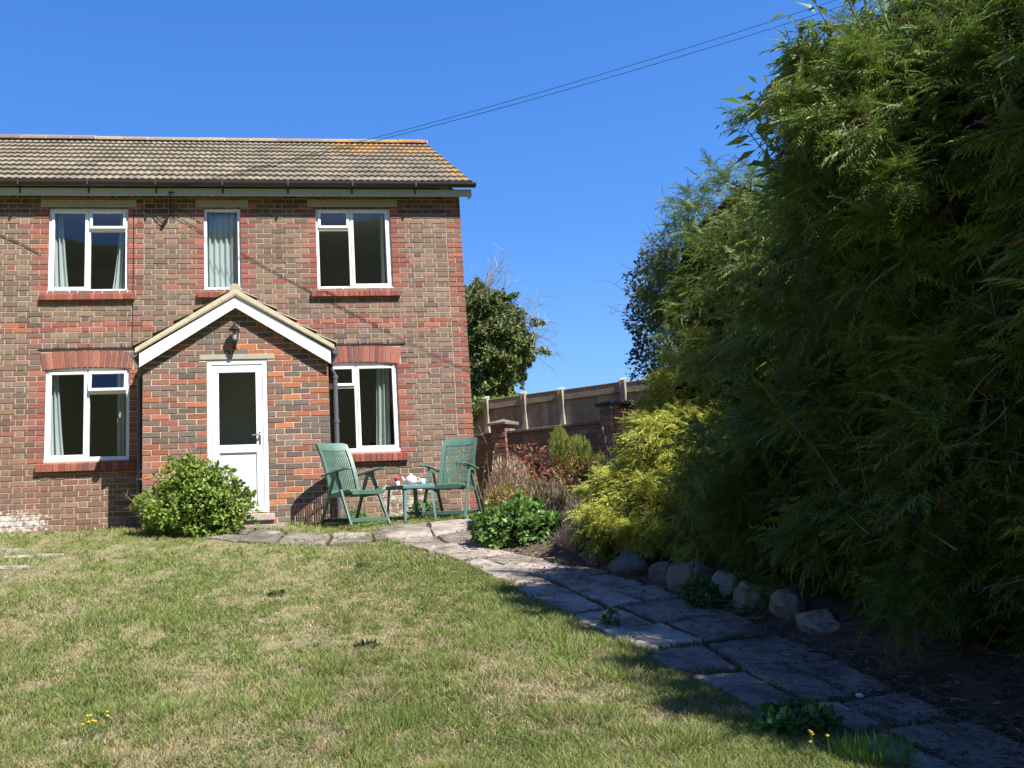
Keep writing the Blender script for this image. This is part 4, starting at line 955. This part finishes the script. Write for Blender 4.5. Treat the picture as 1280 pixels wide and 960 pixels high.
# golden conifer
GC=(.47,.50,.095)
gb=[(2.75,8.0,1.15,.70,.65,.50),(2.42,7.85,1.12,.42,.45,.36),(2.85,8.05,1.65,.50,.50,.48),(3.1,8.3,2.1,.36,.35,.45),(3.35,8.5,2.45,.25,.25,.42),(3.0,7.3,.95,.5,.5,.36)]
t,r=plant('golden_conifer',(2.85,8.05,.80),'bright yellow-green feathery conifer spilling over the stones at the end of the dark conifers','conifer',gb,22000,.085,SPRF,GC,31,'conifer',alt=(.30,.27,.04),altp=.2,amp=.32,fr=3.2,tips=(120,.22,.4),trunk=[([(2.9,8.1,.7),(3.0,8.2,1.6),(3.1,8.35,2.6)],[.06,.04,.01])])
# dark small leaved shrub behind
db=[(3.95,11.1,3.9,.50,.5,.62),(3.85,11.1,3.2,.45,.45,.5),(4.4,11.2,3.2,.7,.6,1.0),(3.62,11.0,3.5,.30,.3,.30)]
t,r=plant('dark_leaved_shrub',(4.3,11.1,1.15),'dark small-leaved shrub with airy twigs against the sky, left of the tall conifers','shrub',db,6500,.055,LFR,(.045,.05,.035),41,'leaf',alt=(.075,.045,.045),altp=.3,amp=.45,fr=2.4,inner=.5,corek=False,material=LEAF,trunk=[([(4.3,11.1,1.0),(4.25,11.1,2.3),(4.0,11.1,3.4),(3.95,11.1,4.3)],[.05,.04,.02,.006]),([(4.3,11.1,2.0),(4.0,11.0,2.9),(3.55,10.95,3.6)],[.02,.012,.004]),([(4.3,11.1,2.2),(3.8,11.1,3.5),(3.65,11.1,4.5)],[.02,.012,.004])])
twigs(t,[((3.8,11.0,3.6),(.15,.1,.4),(-.8,0,.6)),((3.9,11.0,4.1),(.15,.1,.2),(-.5,0,1))],8,26,.55,(.10,.08,.07),'twigs',.005)
# broad leaved sprigs among the conifer tops
def sprig_shrub(name,base,tips,label,seed,lf=.12):
    r=np.random.default_rng(seed); t=empty(name,base,0,label,'shrub'); L0=np.array(base); b=MB(); Ps=[];Ds=[];Us=[];Ss=[]
    for tip in tips:
        tip=np.array(tip); mid=(L0*.35+tip*.65)+np.array([.25,0,.05]); pts=[L0,L0*.7+mid*.3,mid,(mid+tip)/2+np.array([0,0,.06]),tip]
        b.tube([p-L0 for p in pts],[.018,.014,.010,.007,.003],6,(.28,.22,.15))
        for k in range(16):
            s=.25+.75*(k/15)
            c=(mid+(tip-mid)*s); 
            d=(tip-mid)/np.linalg.norm(tip-mid); a=r.normal(size=3); a-=d*(a@d); a/=np.linalg.norm(a)
            for m in range(3):
                dd=d*.6+a*.7+r.normal(size=3)*.3+np.array([0,0,-.1]); Ps.append(c+a*.02+r.normal(size=3)*.03); Ds.append(dd); Us.append(np.array([0,0,1.])+r.normal(size=3)*.5); Ss.append(lf*(.6+.7*r.random()))
    V,Fx,Cc=scatter(np.array(Ps)-L0,np.array(Ds),np.array(Us),np.array(Ss),*LFL,colours(len(Ps),r,(.17,.27,.07),.5)); npmesh('leaves',V,Fx,Cc,LEAF,t); b.build('stem',BARK,t)
sprig_shrub('elder_shrub',(3.7,5.6,.7),[(2.58,4.75,4.02),(2.68,4.7,4.14),(2.78,4.6,4.20),(2.88,4.5,4.2),(2.62,4.8,3.92),(2.95,4.4,4.1)],'broad-leaved shrub with pale stems poking out of the conifer top, the higher of two',51,.13)
sprig_shrub('elder_shrub',(3.6,5.9,.8),[(2.42,5.1,3.62),(2.50,5.1,3.74),(2.56,5.0,3.72),(2.45,5.2,3.54),(2.48,5.0,3.64)],'broad-leaved shrub poking out of the conifers, its leafy tips lower than the other one',52,.13)
# ivy covered tree behind the fence
tb_=[(3.2,24,5.6,.65,.6,1.0),(3.75,24,6.0,.7,.65,.95),(3.55,24,4.9,.75,.7,.8),(4.05,24,5.5,.65,.6,.6),(3.35,24,6.7,.5,.5,.6),(3.5,24,4.2,.6,.6,.5),(3.0,24,4.6,.5,.5,.9),(3.2,24,7.1,.3,.3,.3)]
t,r=plant('ivy_clad_tree',(3.5,24,1.2),'ivy-covered tree with bare grey twigs behind the fence, beside the house corner','tree',tb_,30000,.10,LFR,(.13,.18,.05),61,'leaf',alt=(.22,.21,.08),altp=.25,amp=.55,fr=1.5,inner=.5,material=LEAF,cshrink=.36,tips=(90,.5,.35),trunk=[([(3.5,24,1.2),(3.5,24,3.5),(3.6,24,5.5),(3.7,24,6.8)],[.25,.2,.1,.03])])
twigs(t,[((3.5,23.3,6.0),(.5,.1,.6),(.3,0,.8)),((3.9,23.8,5.9),(.3,.2,.3),(1,0,.5)),((3.6,23.7,6.5),(.3,.2,.3),(.5,0,1)),((4.2,23.8,5.5),(.2,.2,.2),(1,0,.1)),((3.5,23.6,7.0),(.2,.2,.2),(.2,0,1)),((4.3,23.8,5.8),(.2,.2,.2),(1,0,.3))],9,101,.9,(.32,.28,.22),'bare_branches',.010)
# low green growth trailing on the fence end
plant('fence_creeper',(2.1,15.35,1.2),'light green creeper along the top of the fence next to the house corner','creeper',[(2.0,15.35,2.95,.35,.2,.2),(2.45,15.1,3.0,.25,.15,.1),(1.8,15.5,2.8,.3,.2,.3)],900,.07,LFR,(.14,.24,.04),62,'leaf',material=LEAF,corek=False,amp=.4,trunk=[([(2.0,15.35,1.1),(2.0,15.36,2.9)],[.02,.01])])
# shrub by the porch
zb=gzf(-2.1,10.6)
sb=[(-2.05,10.6,zb+.28,.52,.42,.34),(-2.12,10.62,zb+.58,.33,.30,.32),(-2.45,10.65,zb+.30,.28,.25,.24),(-1.72,10.55,zb+.25,.30,.28,.24),(-1.85,10.62,zb+.50,.25,.25,.22)]
t,r=plant('leafy_shrub',(-2.08,10.6,zb),'bright green leafy shrub in front of the porch, left of the white door','shrub',sb,7500,.052,LFR,(.19,.29,.045),71,'leaf',alt=(.28,.33,.07),altp=.2,amp=.42,fr=4.5,inner=.4,material=LEAF,cshrink=.60,tips=(70,.16,.3))
twigs(t,[((-2.0,10.5,zb+.5),(.35,.2,.2),(.1,-.2,1)),((-1.65,10.45,zb+.3),(.1,.15,.12),(.7,-.1,.6)),((-2.55,10.5,zb+.35),(.08,.1,.1),(-.9,0,.4))],10,34,.35,(.22,.16,.10),'twigs',.004)
# border plants
def bp_(x,y,dx,dy,z0,rx,ry,rz): return (x+dx,y+dy,gzf(x,y)+z0,rx,ry,rz)
x,y=1.45,9.25
plant('leafy_perennial',(x,y,gzf(x,y)),'clump of fresh green lobed leaves at the corner of the path, near the right-hand chair','plant',[bp_(x,y,0,0,.15,.32,.30,.24),bp_(x,y,.12,.05,.28,.2,.2,.17),bp_(x,y,-.15,-.05,.14,.2,.2,.19),bp_(x,y,.25,-.2,.12,.2,.2,.16)],2600,.06,LFR,(.12,.215,.045),81,'leaf',material=LEAF,amp=.45,fr=6,alt=(.16,.28,.06),altp=.3,cshrink=.5,tips=(40,.14,.35))
x,y=2.0,9.25
plant('leafy_perennial',(x,y,gzf(x,y)),'low patch of fresh green leaves in the middle of the border, under the reddish shrub','plant',[bp_(x,y,0,0,.13,.28,.2,.14),bp_(x,y,.15,-.1,.12,.2,.2,.12)],1100,.05,LFR,(.12,.22,.045),82,'leaf',material=LEAF,amp=.35,fr=4,cshrink=.5)
x,y=1.6,10.15
plant('dried_lavender',(x,y,gzf(x,y)),'buff and pink dried bushy plant behind the green clump, nearest the house','plant',[bp_(x,y,0,0,.28,.30,.28,.28),bp_(x,y,.02,0,.5,.22,.2,.22)],2600,.09,t_leaf(.10,0,0),(.50,.38,.29),83,'up',material=DRY,amp=.25,fr=4,alt=(.55,.45,.30),altp=.3,corek=False)
x,y=1.5,9.75
plant('yellowing_perennial',(x,y,gzf(x,y)),'yellow-green fading plant between the green clump and the buff bushy plant','plant',[bp_(x,y,0,0,.25,.26,.24,.26)],1300,.06,LFL,(.30,.28,.07),84,'leaf',material=LEAF,amp=.3,fr=4,alt=(.35,.18,.05),altp=.3,corek=False)
x,y=2.08,10.35
plant('reddish_shrub',(x,y,gzf(x,y)),'rust-red twiggy shrub in front of the dark garden wall','shrub',[bp_(x,y,-.22,-.1,.50,.40,.35,.40),bp_(x,y,.50,-.1,.42,.40,.32,.38),bp_(x,y,.15,-.50,.36,.42,.3,.36)],5200,.05,LFL,(.28,.10,.06),85,'leaf',material=LEAF,amp=.35,fr=3.5,alt=(.20,.15,.05),altp=.22,inner=.5,cshrink=.5)
x,y=2.30,9.95
plant('dwarf_conifer',(x,y,gzf(x,y)),'small upright yellow-green dwarf conifer rising through the rust-red shrub','conifer',[bp_(x,y,-.12,0,.78,.14,.14,.30),bp_(x,y,.06,0,.75,.15,.14,.28),bp_(x,y,.02,-.05,.5,.26,.22,.25),bp_(x,y,.26,-.12,.52,.14,.14,.26),bp_(x,y,.3,-.15,.35,.2,.16,.2)],3600,.045,SPR,(.30,.36,.06),86,'up',amp=.3,fr=5,cshrink=.6)
x,y=1.95,9.75
plant('grey_perennial',(x,y,gzf(x,y)),'grey-green wispy perennial with dead flower heads in front of the rust-red shrub','plant',[bp_(x,y,0,0,.25,.34,.3,.28),bp_(x,y,.35,-.05,.24,.3,.25,.26)],3000,.07,t_leaf(.16,0,.05),(.24,.26,.13),87,'up',material=LEAF,amp=.3,fr=4,alt=(.46,.36,.27),altp=.4,corek=False)
x,y=2.12,8.75
plant('dead_brown_shrub',(x,y,gzf(x,y)),'mauve-brown dead low shrub beside the golden conifer, at the bed edge','shrub',[bp_(x,y,0,0,.22,.25,.3,.24),bp_(x,y,-.18,-.35,.1,.25,.3,.13),bp_(x,y,.08,.2,.38,.18,.2,.2)],3600,.07,t_leaf(.09,0,0),(.36,.26,.22),88,'up',material=DRY,amp=.3,fr=4,alt=(.46,.36,.29),altp=.3,corek=False)
x,y=2.08,8.1
plant('dead_brown_shrub',(x,y,gzf(x,y)),'dark brown woody low shrub in the shade between the boulders and the golden conifer','shrub',[bp_(x,y,0,0,.12,.22,.35,.16)],1600,.07,t_leaf(.09,0,0),(.12,.085,.07),89,'up',material=DRY,amp=.3,fr=4,corek=False)
def stalks(name,xy,n,h,lean,label,col,seed,spread=.06,head=0,rad=.005,leaf=None):
    r=np.random.default_rng(seed); z=gzf(*xy); t=empty(name,(xy[0],xy[1],z),0,label,'plant'); b=MB(); Ps=[];Ds=[]
    for k in range(n):
        b=MB(); p=np.array([r.normal()*spread,r.normal()*spread,0]); hh=h*(.7+.4*r.random()); d=np.array([lean[0]+r.normal()*.16,lean[1]+r.normal()*.1,1]); pts=[p+d*hh*s+np.array([r.normal()*.012,0,0]) for s in (0,.3,.6,.85,1)]
        b.tube(pts,[rad,rad*.8,rad*.65,rad*.5,rad*.4],5,tuple(np.array(col)*r.uniform(.8,1.2)))
        if head: b.tube([pts[-1],pts[-1]+np.array([0,0,head])],[head*.35,head*.2],6,tuple(np.array(col)*.9))
        for s in range(int(leaf or 0)): i=r.integers(1,4); Ps.append(pts[i]+(pts[i+1]-pts[i])*r.random()); Ds.append(r.normal(size=3))
        b.build('stem',DRY,t)
    if leaf: V,Fx,Cc=scatter(np.array(Ps),np.array(Ds),r.normal(size=(len(Ps),3)),np.full(len(Ps),.035),*LFR,colours(len(Ps),r,(.30,.25,.13),.4,(.15,.2,.05),.3)); npmesh('leaves',V,Fx,Cc,LEAF,t)
stalks('dead_stalks',(2.78,9.95),12,1.20,(.02,0),'tall bleached dead stalks standing in front of the dark pillar cap',(.34,.28,.21),91,.09,.03,.006)
stalks('dead_stalks',(2.38,10.3),5,1.05,(.10,0),'few thin bleached stalks leaning over the rust-red shrub, left of the pillar',(.30,.23,.18),92,.08,0,.005)
stalks('wispy_plant',(1.46,11.6),9,.85,(.02,0),'wispy straw-coloured plant at the foot of the house corner, behind the right-hand chair',(.33,.27,.19),93,.07,0,.004,14)
stalks('bramble_stems',(2.28,13.4),6,1.45,(-.18,0),'bare pale stems rising above the garden wall beside its left pillar',(.40,.34,.25),94,.05,0,.005)
# low weeds
def weed(xy,label,n,rad,seed,base=(.07,.17,.035),size=.035,name='weed',tm=None,dz=0,mode='leaf',h=.06,grp='weeds along path and walls'):
    z=gzf(*xy)+dz; plant(name,(xy[0],xy[1],z),label,'weed',[(xy[0],xy[1],z+h*.4,rad,rad*.8,h)],n,size,tm or LFR,base,seed,mode,material=LEAF,amp=.4,fr=6,corek=False,part='leaves',vb=.2,group=grp)
weed((1.70,3.78),'broad dark green weed in the shade between lawn and path, nearest the camera',420,.16,101,size=.045)
weed((1.46,5.65),'little dark green weed growing in a path joint',110,.05,102,size=.03)
weed((2.20,6.10),'green weed clump at the foot of the pale boulder',420,.11,103,dz=.03,size=.04,h=.09)
wl=h2w(2.25,-.14); weed(wl[:2],'leafy green weeds at the wall base between table and right-hand chair',500,.20,104,size=.045,h=.13,base=(.10,.20,.05))
wl=h2w(1.3,-.12); weed(wl[:2],'small green weeds at the wall base behind the left-hand chair',260,.14,105,size=.04,h=.07,base=(.10,.20,.05))
weed((1.80,3.42),'tuft of long bright grass overhanging the path at the bottom edge',500,.12,106,base=(.12,.26,.04),size=.06,name='grass_tuft',tm=t_leaf(.05,0,0),mode='up',h=.03)
weed((.02,4.05),'tuft of longer grass standing out in the lawn, lower centre',500,.22,107,base=(.17,.26,.05),size=.055,name='grass_tuft',tm=t_leaf(.05,0,0),mode='up',h=.02,grp='tufts of longer grass')
weed((-.75,7.1),'small dark weed rosette in the lawn, upper middle',120,.06,108,base=(.11,.14,.05),size=.03,h=.012)
weed((-.1,8.3),'small dark weed rosette in the lawn, nearest the path bend',120,.06,109,base=(.11,.14,.05),size=.03,h=.012)
weed((-.05,5.35),'dark weed rosette in the lawn, right of its centre',160,.08,110,base=(.10,.13,.045),size=.03,h=.014)
def flowers(xy,label,seed,n=5):
    r=np.random.default_rng(seed); z=gzf(*xy); t=empty('yellow_wildflower',(xy[0],xy[1],z),0,label,'flower','yellow wildflowers in the grass'); b=MB(); c=MB()
    for k in range(n):
        p=r.normal(size=2)*.035; h=.05+.05*r.random(); q=np.array([p[0]+r.normal()*.02,p[1],h]); b.tube([(p[0],p[1],0),q],.0015,4,(.10,.2,.05)); c.lathe([(.003,0),(.007,.004),(.006,.007),(.003,.009)],tuple(q),8,(.75,.55,.03))
    tag(b.build('stems',GRASS,t),kind='stuff'); c.build('petals',GRASS,t)
flowers((-1.21,3.98),'few yellow wildflowers in the lawn at lower left',111,8); flowers((1.64,3.42),'yellow wildflowers in the grass beside the path at the bottom edge',112,5)
# rocks
def rock(x,y,r_,hz,label,seed,g=1,tall=1.0):
    r=np.random.default_rng(seed); nu,nv=72,44; th=np.linspace(0,2*np.pi,nu,endpoint=False); ph=np.linspace(.02,np.pi-.05,nv); T_,P_=np.meshgrid(th,ph)
    d=np.stack([np.cos(T_)*np.sin(P_),np.sin(T_)*np.sin(P_),np.cos(P_)],-1).reshape(-1,3)
    k=r.normal(size=(11,3)); k/=np.linalg.norm(k,axis=1,keepdims=True); m=np.minimum.reduce([np.where(d@q>.12,(.60+.30*r.random())/np.maximum(d@q,.12),9) for q in k]); m=np.minimum(m,1.05)
    m*=1+.16*(fbm(d[:,0]*3+seed,d[:,1]*3,d[:,2]*3,s=seed,o=5)-.5)*2+.03*(fbm(d[:,0]*14,d[:,1]*14,d[:,2]*14,s=seed,o=2)-.5)
    p=d*m[:,None]*np.array([r_*1.12,r_*.9,hz]); a=r.random()*6; p=np.stack([p[:,0]*np.cos(a)-p[:,1]*np.sin(a),p[:,0]*np.sin(a)+p[:,1]*np.cos(a),p[:,2]],-1)
    idx=np.arange(nu*nv).reshape(nv,nu); nx=np.roll(idx,-1,axis=1); Fq=np.stack([idx[:-1],idx[1:],nx[1:],nx[:-1]],-1).reshape(-1,4)
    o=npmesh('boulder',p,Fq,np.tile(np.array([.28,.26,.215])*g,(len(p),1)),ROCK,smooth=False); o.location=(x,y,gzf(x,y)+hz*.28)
    tag(o,label,'boulder','boulders edging the flower bed')
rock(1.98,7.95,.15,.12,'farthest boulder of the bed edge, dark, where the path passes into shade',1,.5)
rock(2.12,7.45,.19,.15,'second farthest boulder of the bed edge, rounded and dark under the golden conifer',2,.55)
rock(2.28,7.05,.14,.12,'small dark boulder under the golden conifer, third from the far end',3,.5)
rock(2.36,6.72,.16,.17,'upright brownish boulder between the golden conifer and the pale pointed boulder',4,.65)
rock(2.42,6.32,.17,.14,'pale pointed boulder behind the green weed clump',5,1.15)
rock(2.45,5.98,.11,.13,'pale upright boulder just right of the green weed clump',6,1.05)
rock(2.56,5.66,.13,.13,'medium grey boulder midway between the weed clump and the two nearest boulders',7,.85)
rock(2.58,5.30,.15,.10,'broad low grey boulder, second nearest the camera',8,1.0)
rock(2.74,5.16,.09,.08,'small grey boulder, nearest the camera at the end of the row',9,1.0)
def pebble(x,y,s,label,seed):
    o=MB(); o.lathe([(s*.4,-s*.3),(s*.95,0),(s*.8,s*.45),(s*.3,s*.65)],k=7,col=(.6,.58,.54)); q=o.build('pebble',ROCK,None,loc=(x,y,gzf(x,y)+.03),bevel=s*.15,seg=1); tag(q,label,'stone','loose white stones'); q.rotation_euler.z=seed
pebble(2.10,4.05,.020,'loose white stone on the path slabs in the lower right, biggest one',1)
pebble(2.66,4.55,.014,'white pebble on the dark soil under the conifers',2)
pebble(1.17,10.40,.022,'white scrap lying on the grass by the right-hand chair foot',3)
# slabs sunk in the lawn at far left
for k,(x,y,w_,l) in enumerate(((-4.1,9.95,.26,.09),(-3.6,9.62,.34,.07),(-3.62,9.0,.24,.10),(-3.55,8.5,.13,.07))):
    b=MB(); rr=random.Random(k); n=12; pts=[(math.cos(2*math.pi*i/n)*w_*rr.uniform(.85,1.1),math.sin(2*math.pi*i/n)*l*rr.uniform(.85,1.1)) for i in range(n)]
    zt=[gzf(x+p[0],y+p[1])-gzf(x,y)+.006 for p in pts]
    b.mesh([(p[0],p[1],z) for p,z in zip(pts,zt)]+[(p[0],p[1],z-.05) for p,z in zip(pts,zt)],[tuple(range(n))]+[(i+n,(i+1)%n+n,(i+1)%n,i) for i in range(n)],(.42,.38,.31))
    o=b.build('sunken_slab',SLAB,None,loc=(x,y,gzf(x,y))); tag(o,('pale worn stone slab sunk in the lawn at far left, '+['nearest the house','second from the house','third from the house','smallest and nearest the camera'][k]),'paving slab','worn slabs sunk in the lawn at left')
def joint_moss():
    r=np.random.default_rng(78); J=np.array(JOINTS); k=r.integers(0,len(J),34000); p=J[k]+r.normal(0,.017,(len(k),2))
    g=vn(p[:,0]*2.5,p[:,1]*2.5,s=61); keep=r.random(len(p))<np.clip((g-.3)*2,0.05,1); p=p[keep]; n=len(p)
    P=np.c_[p,gz(p[:,0],p[:,1])-.012]; D=np.c_[r.normal(0,.5,(n,2)),np.ones(n)]; U=r.normal(size=(n,3)); S=.014+.022*r.random(n)
    C=np.where((r.random(n)<.5)[:,None],np.array([.13,.10,.065]),np.array([.09,.13,.035]))*(.6+.8*r.random((n,1)))
    V,Fx,Cc=scatter(P,D,U,S,*t_leaf(.16,0,0),C); tag(npmesh('joint_moss',V,Fx,Cc,GRASS),'moss and short grass growing in the joints of the slab path','moss',kind='stuff')
joint_moss(); clover()
# litter on soil and path
def litter():
    r=np.random.default_rng(77); n=15000; y=1/r.uniform(1/9.8,1/2.6,n); e=np.interp(y,[p[1] for p in PATH_R][::-1],[p[0] for p in PATH_R][::-1]); x=e+r.normal(.10,.34,n)+ .0
    wl=np.interp(y,[p[1] for p in PATH_L][::-1],[p[0] for p in PATH_L][::-1]); k=(x>wl+.02)&(x<e+.9); x,y,e=x[k],y[k],e[k]
    t=np.clip(x-e,0,.5); z=gz(x,y)+np.where(x<e,.032,-.01+t*.30)+.008; n=len(x); a=r.random(n)*np.pi
    D=np.stack([np.cos(a),np.sin(a),r.normal(0,.12,n)],-1); U=np.tile([0,0,1.],(n,1))+r.normal(0,.25,(n,3)); S=.012+.035*r.random(n)**2
    C=np.array([.17,.12,.08])*(.4+1.2*r.random((n,1))); tw=r.random(n)<.3; S[tw]*=2.2; pl=r.random(n)<.08; C[pl]=np.array([.45,.40,.33]); S[pl]*=.5
    V,Fx,Cc=scatter(np.stack([x,y,z],-1),D,U,S,*t_leaf(.22,.03,0),C)
    tag(npmesh('leaf_litter',V,Fx,Cc,DRY),'brown dead leaves and twigs scattered on the soil and path edge','litter',kind='stuff')
litter()
